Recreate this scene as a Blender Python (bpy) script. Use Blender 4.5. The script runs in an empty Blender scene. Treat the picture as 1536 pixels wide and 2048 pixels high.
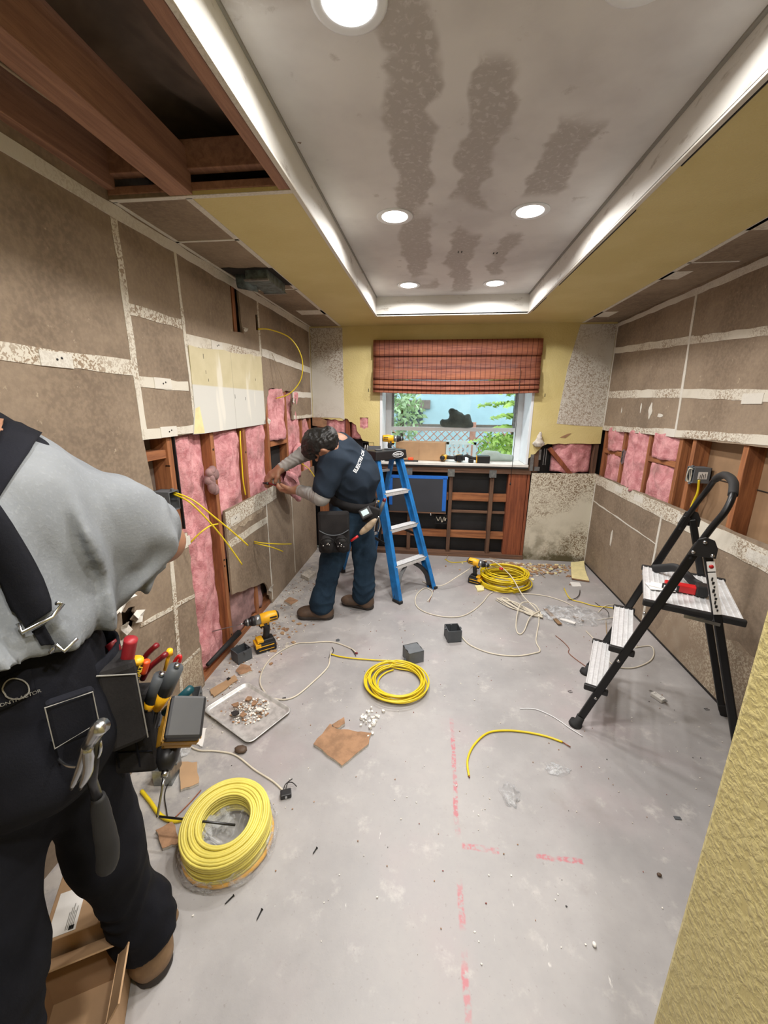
import bpy, bmesh, math, random
import numpy as np
from mathutils import Vector, Matrix, geometry
from mathutils import noise as mnoise

SC = bpy.context.scene
COL = SC.collection
PI = math.pi
# ---------------------------------------------------------------- camera, world, lamps, exposure
CAM_H, FPX, YAW, PIT, ROLL = 1.55, 806.0, .1196, -.2572, .0078
FW = Vector((-math.sin(YAW)*math.cos(PIT), math.cos(YAW)*math.cos(PIT), math.sin(PIT)))
_r = Vector((math.cos(YAW), math.sin(YAW), 0)); _u = _r.cross(FW)
RT = _r*math.cos(ROLL)+_u*math.sin(ROLL); UP = _u*math.cos(ROLL)-_r*math.sin(ROLL)
CPOS = Vector((0, 0, CAM_H))
cd = bpy.data.cameras.new('camera'); cam = bpy.data.objects.new('camera', cd); COL.objects.link(cam)
cd.sensor_fit = 'HORIZONTAL'; cd.sensor_width = 36; cd.lens = FPX/1536*36; cd.clip_start = .02
cam.matrix_world = Matrix(((RT.x, UP.x, -FW.x, 0), (RT.y, UP.y, -FW.y, 0), (RT.z, UP.z, -FW.z, CAM_H), (0, 0, 0, 1)))
SC.camera = cam
SC.view_settings.view_transform = 'Standard'
SC.view_settings.look = 'None'
SC.view_settings.gamma = 1
SC.view_settings.use_curve_mapping = False
SC.view_settings.exposure = -0.55
wd = bpy.data.worlds.new('sky'); SC.world = wd; wd.use_nodes = True
bg = wd.node_tree.nodes['Background']; bg.inputs[0].default_value = (.90, .96, 1, 1); bg.inputs[1].default_value = 5.0
LAMP_W = 21
LAMP_COL = (1.0, .965, .93)

# the room
XL, XR, D, ZS, ZT = -1.245, 1.59, 4.127, 2.291, 2.438
TXL, TXR, TY = -.526, .727, 3.707
YB = -1.9
LAMPS = [(-.228, 1.158), (.408, 1.158), (-.228, 2.24), (.408, 2.25), (-.232, 3.39), (.408, 3.40), (-.228, .06), (.408, .06)]  # last pair is out of view, added for its light near the camera

def ray(x, y): return FW*FPX+RT*(x-768)-UP*(y-1024)
def pz(x, y, z=0.):            # the point of a horizontal surface seen at a place of the photo
    d = ray(x, y); return CPOS+d*((z-CAM_H)/d.z)
def pX(x, y, X):
    d = ray(x, y); return CPOS+d*(X/d.x)
def pY(x, y, Y):
    d = ray(x, y); return CPOS+d*(Y/d.y)

# ---------------------------------------------------------------- materials
def srgb(r, g, b):
    f = lambda c: (c/255/12.92) if c/255 <= .04045 else ((c/255+.055)/1.055)**2.4
    return (f(r), f(g), f(b), 1)
class NT:
    def __init__(s, name):
        s.m = bpy.data.materials.new(name); s.m.use_nodes = True; s.t = s.m.node_tree
        s.b = s.t.nodes['Principled BSDF']; s.n = s.t.nodes
        s.co = s.n.new('ShaderNodeTexCoord').outputs['Object']
    def link(s, a, b): s.t.links.new(a, b)
    def put(s, sock, v):
        if isinstance(v, bpy.types.NodeSocket): s.link(v, sock)
        else: sock.default_value = v
    def noise(s, scale, detail=3, rough=.55, co=None, stretch=None, dist=0):
        n = s.n.new('ShaderNodeTexNoise'); n.inputs['Scale'].default_value = scale
        n.inputs['Detail'].default_value = detail; n.inputs['Roughness'].default_value = rough; n.inputs['Distortion'].default_value = dist
        c = co or s.co
        if stretch:
            mp = s.n.new('ShaderNodeMapping'); mp.inputs['Scale'].default_value = stretch; s.link(c, mp.inputs['Vector']); c = mp.outputs[0]
        s.link(c, n.inputs['Vector']); return n.outputs['Fac']
    def voro(s, scale, feat='F1', out='Distance', stretch=None):
        n = s.n.new('ShaderNodeTexVoronoi'); n.feature = feat; n.inputs['Scale'].default_value = scale
        c = s.co
        if stretch:
            mp = s.n.new('ShaderNodeMapping'); mp.inputs['Scale'].default_value = stretch; s.link(c, mp.inputs['Vector']); c = mp.outputs[0]
        s.link(c, n.inputs['Vector']); return n.outputs[out]
    def ramp(s, v, a, b, lo=0., hi=1.):
        n = s.n.new('ShaderNodeMapRange'); n.interpolation_type = 'SMOOTHSTEP'
        n.inputs[1].default_value = a; n.inputs[2].default_value = b; n.inputs[3].default_value = lo; n.inputs[4].default_value = hi
        s.link(v, n.inputs[0]); return n.outputs[0]
    def math(s, op, a, b=0.):
        n = s.n.new('ShaderNodeMath'); n.operation = op; s.put(n.inputs[0], a); s.put(n.inputs[1], b); return n.outputs[0]
    def mix(s, f, a, b):
        n = s.n.new('ShaderNodeMix'); n.data_type = 'RGBA'
        s.put(n.inputs[0], f); s.put(n.inputs[6], a); s.put(n.inputs[7], b); return n.outputs[2]
    def xyz(s):
        n = s.n.new('ShaderNodeSeparateXYZ'); s.link(s.co, n.inputs[0]); return n.outputs
    def band(s, v, lo, hi, e=.004):
        return s.math('MULTIPLY', s.ramp(v, lo-e, lo+e), s.ramp(v, hi-e, hi+e, 1, 0))
    def col(s, c): s.put(s.b.inputs['Base Color'], c)
    def bump(s, h, st=.3, d=.01):
        n = s.n.new('ShaderNodeBump'); n.inputs['Strength'].default_value = st; n.inputs['Distance'].default_value = d
        s.link(h, n.inputs['Height']); s.link(n.outputs[0], s.b.inputs['Normal'])
    def set(s, rough=.7, metal=0., spec=None):
        s.put(s.b.inputs['Roughness'], rough); s.b.inputs['Metallic'].default_value = metal
        if spec is not None: s.b.inputs['Specular IOR Level'].default_value = spec
        return s.m
M = {}
def simple(name, c, rough=.6, metal=0., var=.12, scale=20, bump=0, bs=None, spec=None):
    t = NT(name); f = t.noise(scale, 4)
    a = tuple(max(0, k*(1-var)) for k in c[:3])+(1,); b = tuple(min(1, k*(1+var)) for k in c[:3])+(1,)
    t.col(t.mix(t.ramp(f, .3, .7), a, b))
    if bump: t.bump(t.noise(bs or scale*4, 3), bump, .003)
    M[name] = t.set(rough, metal, spec); return M[name]

def wood(name, a, b, axis):
    t = NT(name); st = [14, 14, 14]; st[axis] = .8
    f = t.noise(3, 5, .6, stretch=st, dist=.6); g = t.noise(40, 2, stretch=st)
    c = t.mix(t.ramp(f, .3, .7), a, b); c = t.mix(t.ramp(g, .55, .75, 0, .35), c, (a[0]*.4, a[1]*.35, a[2]*.3, 1))
    t.col(c); t.bump(g, .2, .002); M[name] = t.set(.7)
WA, WB = srgb(120, 72, 44), srgb(172, 112, 70)
wood('lumber_upright', WA, WB, 2); wood('lumber_along', WA, WB, 1); wood('lumber_across', WA, WB, 0)
wood('lumber_old', srgb(72, 50, 38), srgb(112, 82, 62), 2); wood('lumber_old_across', srgb(78, 56, 44), srgb(125, 92, 70), 0)
wood('lumber_red', srgb(138, 100, 82), srgb(170, 128, 104), 1); wood('lumber_red_upright', srgb(110, 56, 34), srgb(150, 84, 52), 2)

t = NT('gypsum_brown')          # old brown gypsum paper, dusty and scuffed
f1 = t.noise(2.2, 5, .65); f2 = t.noise(60, 3); f3 = t.noise(160, 2); sc = t.noise(26, 4, .7)
c = t.mix(t.ramp(f1, .3, .7), srgb(116, 100, 84), srgb(148, 131, 112))
c = t.mix(t.ramp(f2, .35, .7, 0, .35), c, srgb(166, 147, 124))
c = t.mix(t.ramp(sc, .66, .72, 0, .55), c, srgb(190, 174, 150))
c = t.mix(t.ramp(t.noise(1.9, 4, .6), .5, .75, 0, .5), c, srgb(92, 80, 68))
t.col(c); t.bump(f3, .25, .002); M['gypsum_brown'] = t.set(.85)
def skim(name, base, worm, amount, sc=70, stain=None):
    t = NT(name); w = t.noise(sc, 2, .5, dist=1.2); z = t.noise(2.6, 3)
    th = t.ramp(z, .38, .6)
    wm = t.math('MULTIPLY', t.ramp(w, .48, .56), th)
    c = t.mix(t.math('MULTIPLY', wm, amount), base, worm)
    c = t.mix(t.ramp(t.noise(7, 4), .5, .8, 0, .35), c, srgb(176, 166, 148))
    if stain:
        c = t.mix(stain(t), c, srgb(92, 84, 58))
    t.col(c); t.bump(w, .35, .002); M[name] = t.set(.85)
skim('joint_compound', srgb(212, 206, 192), srgb(140, 118, 94), .9, 75)
skim('joint_compound_plain', srgb(214, 210, 200), srgb(150, 135, 115), .25, 75)
skim('skim_patch', srgb(206, 202, 192), srgb(146, 128, 108), .8, 70)
skim('gypsum_speckled', srgb(150, 132, 112), srgb(196, 184, 162), .9, 80)
def mold(t):
    x = t.xyz(); v = t.math('MULTIPLY', t.ramp(x[2], .12, .5, 1, 0.), t.ramp(t.noise(6, 4, .6), .4, .62))
    return t.math('ADD', t.math('MULTIPLY', v, .6), t.math('MULTIPLY', t.ramp(x[2], .02, .10, 1, 0), .65))
skim('skim_moldy', srgb(210, 204, 186), srgb(128, 108, 84), .95, 62, mold)

t = NT('yellow_paint'); f = t.noise(90, 3, .6); f2 = t.noise(3, 3)
t.col(t.mix(t.ramp(f2, .3, .7), srgb(206, 190, 128), srgb(214, 199, 140))); t.bump(t.ramp(f, .42, .6), .35, .002); M['yellow_paint'] = t.set(.55)
t = NT('yellow_texture'); f = t.noise(85, 3, .5, dist=.3)
t.col(t.mix(t.ramp(f, .3, .7), srgb(190, 176, 116), srgb(198, 185, 128))); t.bump(t.ramp(f, .35, .68), .35, .004); M['yellow_texture'] = t.set(.5)

t = NT('tray_ceiling')          # white skim with long grey scraped runs
x = t.xyz(); base = t.mix(t.ramp(t.noise(3, 4), .35, .75), srgb(216, 215, 214), srgb(196, 194, 194))
wob = t.math('MULTIPLY', t.math('SUBTRACT', t.noise(1.6, 4, .7), .5), .34)
fine = t.noise(48, 3, .6, dist=.6)
tot = None
xs = t.math('ADD', x[0], wob)
for (cx, hw, y0, y1) in ((-.13, .075, .4, 3.5), (.13, .07, 1.35, 3.6), (.42, .075, 1.45, 2.1), (.37, .045, 2.5, 3.2), (.0, .9, .95, 1.14)):
    b = t.math('MULTIPLY', t.band(xs, cx-hw, cx+hw, .014), t.band(x[1], y0, y1, .04))
    tot = b if tot is None else t.math('MAXIMUM', tot, b)
holes_ = t.ramp(t.noise(2.4, 2), .36, .46)
tot = t.math('MULTIPLY', tot, t.math('MULTIPLY', t.ramp(fine, .3, .5, .45, .95), holes_))
c = t.mix(tot, base, srgb(172, 167, 163))
c = t.mix(t.math('MULTIPLY', t.ramp(t.noise(9, 5, .7), .62, .72), .4), c, srgb(150, 142, 136))
t.col(c); t.bump(fine, .2, .002); M['tray_ceiling'] = t.set(.62)
t = NT('tray_side'); f = t.noise(9, 5, .7, stretch=(.6, .6, 2)); t.col(t.mix(t.ramp(f, .55, .75), srgb(214, 212, 206), srgb(150, 140, 128)))
t.bump(f, .3, .004); M['tray_side'] = t.set(.6)

t = NT('concrete')              # dusty slab: grey lavender, white plaster dust, pinkish stains
f1 = t.noise(1.1, 6, .65); f2 = t.noise(7, 5, .7); f3 = t.noise(90, 3, .6); st = t.noise(30, 4, .7, stretch=(1, .25, 1))
c = t.mix(t.ramp(f1, .3, .7), srgb(142, 140, 140), srgb(170, 167, 166))
c = t.mix(t.ramp(t.noise(1.7, 4), .48, .72, 0, .5), c, srgb(166, 152, 154))
c = t.mix(t.ramp(f2, .55, .75, 0, .6), c, srgb(194, 190, 186))
c = t.mix(t.ramp(t.noise(2.3, 5, .7), .56, .74, 0, .45), c, srgb(140, 133, 128))
c = t.mix(t.ramp(f3, .62, .75, 0, .4), c, srgb(120, 112, 106))
c = t.mix(t.ramp(st, .68, .74, 0, .6), c, srgb(226, 224, 220))
x = t.xyz(); wn = t.math('MULTIPLY', t.math('SUBTRACT', t.noise(9, 3), .5), .022)
red = t.math('MULTIPLY', t.band(t.math('ADD', x[0], wn), .136, .154, .003), t.math('MULTIPLY', t.band(x[1], .3, 1.75, .03), t.ramp(t.noise(5, 2, stretch=(.3, 1, 1)), .42, .56)))
red2 = t.math('MULTIPLY', t.band(t.math('ADD', x[1], wn), 1.130, 1.150, .003), t.math('MULTIPLY', t.math('MAXIMUM', t.band(x[0], .16, .29), t.band(x[0], .42, .58)), t.ramp(t.noise(14, 2), .40, .52)))
red = t.math('MULTIPLY', t.math('MAXIMUM', red, red2), t.ramp(t.noise(60, 2), .35, .6))
c = t.mix(t.math('MULTIPLY', red, .75), c, srgb(186, 92, 104))
dust = t.math('MULTIPLY', t.ramp(x[0], -1.2, -.7, 1, 0), t.ramp(t.noise(12, 5, .7), .38, .6))
c = t.mix(t.math('MULTIPLY', dust, .5), c, srgb(206, 200, 190))
t.col(c); t.bump(f3, .15, .002); t.put(t.b.inputs['Roughness'], t.ramp(f1, .3, .7, .32, .6)); M['concrete'] = t.m

t = NT('insulation')            # pink glass wool with grey dirt
f = t.noise(16, 5, .7, dist=.4); g = t.noise(5, 3)
c = t.mix(t.ramp(f, .3, .7), srgb(184, 116, 120), srgb(226, 166, 168))
c = t.mix(t.ramp(g, .54, .72, 0, .6), c, srgb(140, 106, 100)); t.col(c); t.bump(t.noise(60, 4, .7), .8, .008); M['insulation'] = t.set(.95)
simple('insulation_grey', srgb(150, 118, 116), .95, var=.3, scale=12, bump=.8, bs=60)
simple('dark_void', srgb(34, 30, 28), .95); simple('black_paper', srgb(26, 27, 30), .5, var=.4, scale=6, bump=.5, bs=9)
simple('attic_dark', srgb(120, 106, 96), .95, var=.3, scale=5, bump=.4, bs=10)
simple('plywood_back', srgb(150, 120, 90), .8, var=.15, scale=5); simple('gypsum_core', srgb(200, 194, 184), .9, var=.2, scale=50, bump=.5)
simple('white_vinyl', srgb(226, 230, 234), .35, var=.02); simple('white_board', srgb(214, 212, 206), .6, var=.08, scale=12)
simple('galvanized', srgb(150, 154, 156), .35, .8, var=.2, scale=40); simple('duct_metal', srgb(92, 104, 106), .5, .3, var=.4, scale=30)
simple('steel', srgb(190, 192, 194), .25, 1., var=.1); simple('dark_steel', srgb(70, 70, 72), .35, .9, var=.2)
simple('aluminium', srgb(214, 215, 216), .42, .25, var=.08, scale=60); simple('dull_tin', srgb(200, 200, 198), .38, .45, var=.2, scale=25)
simple('black_plastic', srgb(28, 28, 30), .45, var=.15); simple('black_metal', srgb(20, 20, 22), .35, .2, var=.1); simple('black_rubber', srgb(30, 30, 31), .7, var=.2)
simple('grey_plastic', srgb(98, 102, 106), .55, var=.08); simple('grey_plastic_dark', srgb(74, 78, 82), .55, var=.08)
simple('tool_yellow', srgb(236, 176, 28), .4, var=.06); simple('grip_red', srgb(150, 34, 42), .45, var=.1); simple('worn_yellow', srgb(160, 118, 34), .5, var=.3); simple('tool_red', srgb(190, 30, 34), .35, var=.08); simple('tool_maroon', srgb(110, 22, 30), .35, var=.1)
simple('orange_plastic', srgb(235, 84, 36), .4, var=.06); simple('teal_plastic', srgb(10, 62, 70), .4, var=.1)
simple('cable_yellow', srgb(222, 196, 34), .4, var=.06); simple('cable_white', srgb(206, 198, 180), .45, var=.08); simple('cable_dirty', srgb(160, 142, 118), .55, var=.2)
simple('wire_black', srgb(32, 28, 28), .5); simple('wire_copper', srgb(150, 92, 66), .4, .6); simple('wire_red', srgb(130, 56, 46), .5)
simple('cardboard', srgb(172, 140, 106), .8, var=.08, scale=8); simple('cardboard_torn', srgb(150, 116, 88), .9, var=.2, scale=25, bump=.4)
simple('white_paper', srgb(226, 224, 220), .7, var=.04); simple('plaster_white', srgb(222, 218, 210), .9, var=.08); simple('plaster_yellow', srgb(226, 214, 160), .8, var=.08)
simple('ladder_blue', srgb(28, 110, 176), .45, var=.22, scale=14); simple('tape_blue', srgb(30, 104, 196), .5, var=.05)
simple('charcoal_panel', srgb(52, 54, 60), .7, var=.12, scale=3); simple('white_ink', srgb(226, 228, 230), .6, var=.02); simple('grey_ink', srgb(140, 138, 132), .7, var=.02); simple('black_ink', srgb(24, 24, 24), .7)
simple('yellow_ink', srgb(214, 180, 50), .6, var=.02)

# ---------------------------------------------------------------- mesh builder
class MB:
    def __init__(s): s.v = []; s.f = []; s.mi = []; s.sm = []; s.cur = 0; s.mats = []
    def mat(s, m):
        if m not in s.mats: s.mats.append(m)
        s.cur = s.mats.index(m); return s
    def add(s, vs, fs, smooth=False):
        o = len(s.v); s.v += [tuple(v) for v in vs]
        for f in fs: s.f.append(tuple(o+i for i in f)); s.mi.append(s.cur); s.sm.append(smooth)
        return s
    def box(s, c, sz, R=None, taper=1.):
        x, y, z = sz[0]/2, sz[1]/2, sz[2]/2; c = Vector(c)
        vs = [Vector((a*x*(taper if k > 0 else 1), b*y*(taper if k > 0 else 1), k*z)) for a in (-1, 1) for b in (-1, 1) for k in (-1, 1)]
        if R is not None: vs = [R @ v for v in vs]
        return s.add([c+v for v in vs], [(0, 1, 3, 2), (4, 6, 7, 5), (0, 4, 5, 1), (2, 3, 7, 6), (0, 2, 6, 4), (1, 5, 7, 3)])
    def b2(s, a, b): return s.box([(a[i]+b[i])/2 for i in range(3)], [abs(b[i]-a[i]) for i in range(3)])
    def bar(s, p0, p1, w, h, up=(0, 0, 1)):
        p0, p1 = Vector(p0), Vector(p1); d = (p1-p0); L = d.length; d.normalize(); u = Vector(up)
        sx = d.cross(u).normalized(); u = sx.cross(d)
        R = Matrix((sx, d, u)).transposed()
        return s.box((p0+p1)/2, (w, L, h), R)
    def tube(s, pts, r, n=8, closed=False, caps=True, sx=1., up=None):
        pts = [Vector(p) for p in pts]; N = len(pts)
        rs = r if isinstance(r, (list, tuple)) else [r]*N
        T = []
        for i in range(N):
            a = pts[(i-1) % N] if (closed or i > 0) else pts[i]; b = pts[(i+1) % N] if (closed or i < N-1) else pts[i]
            T.append((b-a).normalized())
        u = Vector(up) if up else (Vector((0, 0, 1)) if abs(T[0].z) < .9 else Vector((1, 0, 0)))
        vs = []
        for i in range(N):
            if up: u = Vector(up)
            u = (u-T[i]*u.dot(T[i])).normalized(); w = T[i].cross(u)
            for k in range(n):
                a = 2*PI*k/n+PI/n; vs.append(pts[i]+(w*math.cos(a)*sx+u*math.sin(a))*rs[i])
        fs = []
        for i in range(N if closed else N-1):
            for k in range(n):
                a, b = i*n+k, i*n+(k+1) % n; c, d = ((i+1) % N)*n+(k+1) % n, ((i+1) % N)*n+k
                fs.append((a, b, c, d))
        if caps and not closed: fs += [tuple(range(n))[::-1], tuple((N-1)*n+k for k in range(n))]
        return s.add(vs, fs, n > 5)
    def lathe(s, prof, n=20, M4=None):           # profile of (r, z)
        vs = []; M4 = M4 or Matrix()
        for r, z in prof:
            for k in range(n): vs.append(M4 @ Vector((r*math.cos(2*PI*k/n), r*math.sin(2*PI*k/n), z)))
        fs = [(i*n+k, i*n+(k+1) % n, (i+1)*n+(k+1) % n, (i+1)*n+k) for i in range(len(prof)-1) for k in range(n)]
        fs += [tuple(range(n))[::-1], tuple((len(prof)-1)*n+k for k in range(n))]
        return s.add(vs, fs, True)
    def cyl(s, p0, p1, r, r1=None, n=16):
        p0, p1 = Vector(p0), Vector(p1); d = p1-p0; q = d.to_track_quat('Z', 'Y').to_matrix().to_4x4(); q.translation = p0
        return s.lathe([(r, 0), (r if r1 is None else r1, d.length)], n, q)
    def prism(s, poly, d, M4=None, holes=()):     # polygon in xy, extruded along z by d
        M4 = M4 or Matrix(); loops = [[Vector((p[0], p[1], 0)) for p in poly]]+[[Vector((p[0], p[1], 0)) for p in h] for h in holes]
        tri = geometry.tessellate_polygon(loops); flat = [p for l in loops for p in l]; N = len(flat)
        vs = [M4 @ p for p in flat]+[M4 @ (p+Vector((0, 0, d))) for p in flat]
        fs = [tuple(t) for t in tri]+[tuple(i+N for i in t)[::-1] for t in tri]
        o = 0
        for l in loops:
            n = len(l)
            for k in range(n): fs.append((o+k, o+(k+1) % n, N+o+(k+1) % n, N+o+k))
            o += n
        return s.add(vs, fs)
    def ell(s, c, r, R=None, n=14, m=9):
        vs = []; c = Vector(c)
        for i in range(m+1):
            a = PI*i/m
            for k in range(n):
                v = Vector((r[0]*math.sin(a)*math.cos(2*PI*k/n), r[1]*math.sin(a)*math.sin(2*PI*k/n), r[2]*math.cos(a)))
                vs.append(c+(R @ v if R is not None else v))
        return s.add(vs, [(i*n+k, (i+1)*n+k, (i+1)*n+(k+1) % n, i*n+(k+1) % n) for i in range(m) for k in range(n)], True)
    def grid(s, fn, nu, nv, smooth=True):
        vs = [fn(i/nu, j/nv) for i in range(nu+1) for j in range(nv+1)]
        return s.add(vs, [(i*(nv+1)+j, (i+1)*(nv+1)+j, (i+1)*(nv+1)+j+1, i*(nv+1)+j+1) for i in range(nu) for j in range(nv)], smooth)

def wm(o):
    if o.parent is None: return o.matrix_basis.copy()
    return wm(o.parent) @ o.matrix_parent_inverse @ o.matrix_basis
def obj(name, mb, mat=None, parent=None, local=False, bev=0, fix=True, solid=0, sub=0):
    me = bpy.data.meshes.new(name); me.from_pydata([tuple(v) for v in mb.v], [], mb.f); me.update()
    if mb.mats:
        for m in mb.mats: me.materials.append(M[m] if isinstance(m, str) else m)
        me.polygons.foreach_set('material_index', mb.mi)
    elif mat: me.materials.append(M[mat] if isinstance(mat, str) else mat)
    me.polygons.foreach_set('use_smooth', mb.sm)
    if fix:
        b = bmesh.new(); b.from_mesh(me); bmesh.ops.remove_doubles(b, verts=b.verts, dist=1e-5); bmesh.ops.recalc_face_normals(b, faces=b.faces); b.to_mesh(me); b.free()
    o = bpy.data.objects.new(name, me); COL.objects.link(o)
    if parent:
        o.parent = parent
        if not local: o.matrix_parent_inverse = wm(parent).inverted()
    if solid: md = o.modifiers.new('thickness', 'SOLIDIFY'); md.thickness = solid; md.offset = 0
    if bev: md = o.modifiers.new('bevel', 'BEVEL'); md.width = bev; md.segments = 2; md.limit_method = 'ANGLE'; md.angle_limit = .9
    if sub: md = o.modifiers.new('smooth', 'SUBSURF'); md.levels = sub; md.render_levels = sub
    return o
def tag(o, label, cat, group=None, kind=None):
    if label: o['label'] = label
    if cat: o['category'] = cat
    if group: o['group'] = group
    if kind: o['kind'] = kind
    return o
def thing(name, label, cat, loc=(0, 0, 0), rz=0, group=None, rot=None):
    o = bpy.data.objects.new(name, None); COL.objects.link(o); o.location = loc; o.empty_display_size = .05
    o.rotation_mode = 'XYZ'
    if rot is None: o.matrix_basis = Matrix.Translation(loc) @ Matrix.Rotation(rz, 4, 'Z')
    elif isinstance(rot, Matrix): o.matrix_basis = Matrix.Translation(loc) @ rot.to_4x4()
    return tag(o, label, cat, group)
def copy_tree(o, parent=None):
    c = o.copy(); COL.objects.link(c)
    if parent: c.parent = parent
    for ch in list(o.children): copy_tree(ch, c)
    return c
def struct(name, mb, mat=None, parent=None, **k):
    o = obj(name, mb, mat, parent, **k)
    if parent is None: o['kind'] = 'structure'
    return o
def rag(p, q, n, amp, seed=0, ends=False):       # ragged line between two 2-D points
    rn = random.Random(seed); out = []
    dx, dy = q[0]-p[0], q[1]-p[1]; L = math.hypot(dx, dy)
    for i in range(n+1):
        f = i/n; k = (rn.random()-.5)*2*amp if (0 < i < n or ends) else 0
        out.append((p[0]+dx*f-dy/L*k, p[1]+dy*f+dx/L*k))
    return out
MX = lambda X: Matrix(((0, 0, 1, X), (1, 0, 0, 0), (0, 1, 0, 0), (0, 0, 0, 1)))       # (u, v, d) -> (X+d, u, v)
MY = lambda Y: Matrix(((1, 0, 0, 0), (0, 0, 1, Y), (0, 1, 0, 0), (0, 0, 0, 1)))       # (u, v, d) -> (u, Y+d, v)
MZ = lambda Z: Matrix.Translation((0, 0, Z))
def spline(pts, n=6, closed=False):
    pts = [Vector(p) for p in pts]; out = []; N = len(pts)
    for i in range(N if closed else N-1):
        g = lambda k: pts[k % N] if closed else pts[max(0, min(N-1, k))]
        p0, p1, p2, p3 = g(i-1), g(i), g(i+1), g(i+2)
        for j in range(n):
            t_ = j/n; out.append(.5*((2*p1)+(p2-p0)*t_+(2*p0-5*p1+4*p2-p3)*t_*t_+(3*p1-p0-3*p2+p3)*t_**3))
    if not closed: out.append(pts[-1])
    return out
def text_mesh(name, body, size, mat, M4, parent, ext=.0006, bold=0, shear=0, spacing=1):
    cu = bpy.data.curves.new(name, 'FONT'); cu.body = body; cu.size = size; cu.extrude = ext; cu.align_x = 'CENTER'; cu.align_y = 'CENTER'; cu.offset = bold; cu.shear = shear; cu.space_character = spacing
    o = bpy.data.objects.new('tmp', cu); COL.objects.link(o); dg = bpy.context.evaluated_depsgraph_get()
    me = bpy.data.meshes.new_from_object(o.evaluated_get(dg)); bpy.data.objects.remove(o); bpy.data.curves.remove(cu)
    me.transform(M4); me.materials.clear(); me.materials.append(M[mat]); me.name = name
    o = bpy.data.objects.new(name, me); COL.objects.link(o); o.parent = parent
    o.matrix_parent_inverse = wm(parent).inverted(); return o
# ================================================================= STRUCTURE
m = MB(); m.b2((-3, YB, -.1), (2.2, D+.10, 0)); struct('floor', m, 'concrete')
# left wall: upper and near board as one sheet of gypsum with the torn openings, far lower sheet below the gap
T = .0127
up = [(YB, 0), (1.84, 0)]+rag((1.84, .0), (1.85, .91), 26, .007, 3)[1:]+[(1.66, .945), (1.625, 1.400)]+rag((1.63, 1.400), (2.93, 1.418), 10, .002, 4)[1:]
up += rag((2.935, 1.43), (3.03, 1.66), 8, .010, 5)+rag((3.05, 1.67), (3.52, 1.665), 8, .012, 6)+rag((3.54, 1.64), (3.52, 1.43), 6, .008, 7)+rag((3.53, 1.425), (4.127, 1.43), 6, .004, 8)
up += [(D+.1, 1.43), (D+.1, 2.6), (YB, 2.6)]
hl = [rag((1.22, .89), (1.42, .895), 5, .010, 11)+rag((1.425, .88), (1.40, .79), 4, .012, 12)+rag((1.39, .785), (1.24, .80), 5, .014, 13),
      rag((1.355, .725), (1.43, .71), 4, .012, 14)+rag((1.42, .69), (1.41, .63), 4, .012, 15)+rag((1.40, .62), (1.345, .64), 4, .01, 16),
      rag((2.545, 2.25), (2.65, 2.25), 3, .002, 17)+rag((2.652, 2.22), (2.665, 2.0), 6, .006, 18)+[(2.54, 1.985)],
      [(2.885, 2.15), (2.925, 2.155), (2.92, 2.055), (2.88, 2.05)]]
m = MB(); m.prism(up, -T, MX(XL), hl)
lo = [(2.235, .925)]+rag((2.235, .92), (2.235, .37), 12, .003, 21)[1:]+rag((2.235, .37), (2.72, .235), 8, .004, 22)[1:]+rag((2.73, .22), (2.84, 0), 8, .014, 23)+[(D, 0), (D, .93), (3.15, .93)]
m.prism(lo, -T, MX(XL)); WL = struct('wall_left', m, 'gypsum_brown')
for nm, X0 in (('left', XL),):
    m = MB(); m.b2((XL-.14, YB, 0), (XL-.105, D+.12, 2.6)); struct('wall_left_sheathing', m, 'attic_dark', WL)
STRIPN = [0]
def strip(y0, z0, y1, z1, w, mat='joint_compound', wall='L', seed=0, w1=None):
    n = max(4, int(math.hypot(y1-y0, z1-z0)/.09)); w1 = w1 or w
    h = math.hypot(y1-y0, z1-z0); ny, nz = -(z1-z0)/h, (y1-y0)/h; rn = random.Random(seed*7+n)
    A, B = [], []
    for i in range(n+1):
        f = i/n; ww = (w+(w1-w)*f)/2; c = (y0+(y1-y0)*f, z0+(z1-z0)*f)
        j = lambda: (rn.random()-.5)*.008
        A.append((c[0]+ny*(ww+j()), c[1]+nz*(ww+j()))); B.append((c[0]-ny*(ww+j()), c[1]-nz*(ww+j())))
    STRIPN[0] += 1; th_ = .0018+.00012*(STRIPN[0] % 20)
    m = MB(); m.prism(A+B[::-1], th_ if wall == 'L' else -th_, MX(XL if wall == 'L' else XR)); 
    return struct('joint_strip', m, mat, WL if wall == 'L' else WR)
S = [(1.635, 2.285, 1.635, 1.40, .036), (2.012, 2.25, 2.03, 1.41, .022), (2.93, 2.25, 2.93, 1.88, .026),
     (YB, 1.685, 1.63, 1.695, .055), (1.65, 1.925, 2.0, 1.928, .042), (1.65, 1.642, 2.0, 1.637, .045), (2.03, 1.863, 2.92, 1.885, .055),
     (2.95, 1.915, D, 1.885, .055), (3.56, 1.64, D, 1.65, .05), (1.63, 1.422, 2.06, 1.428, .042), (3.56, 1.445, D, 1.447, .03),
     (YB, 2.262, D, 2.262, .045), (4.112, 2.25, 4.112, 1.45, .02),
     (.2, .93, 1.84, .875, .075), (YB, .60, 1.35, .60, .018), (1.44, .61, 1.84, .56, .018), (1.70, .84, 1.63, .0, .024), (1.66, .25, 1.83, .24, .02),
     (2.24, .86, 3.05, .88, .11), (2.85, .9, 2.85, .03, .015), (2.24, .70, 2.85, .70, .05), (3.4, .9, 3.4, .03, .014)]
for i, a in enumerate(S):
    strip(*a, mat='joint_compound' if i not in (7, 8, 11, 12, 14, 19) else 'joint_compound_plain', seed=i)
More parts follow.
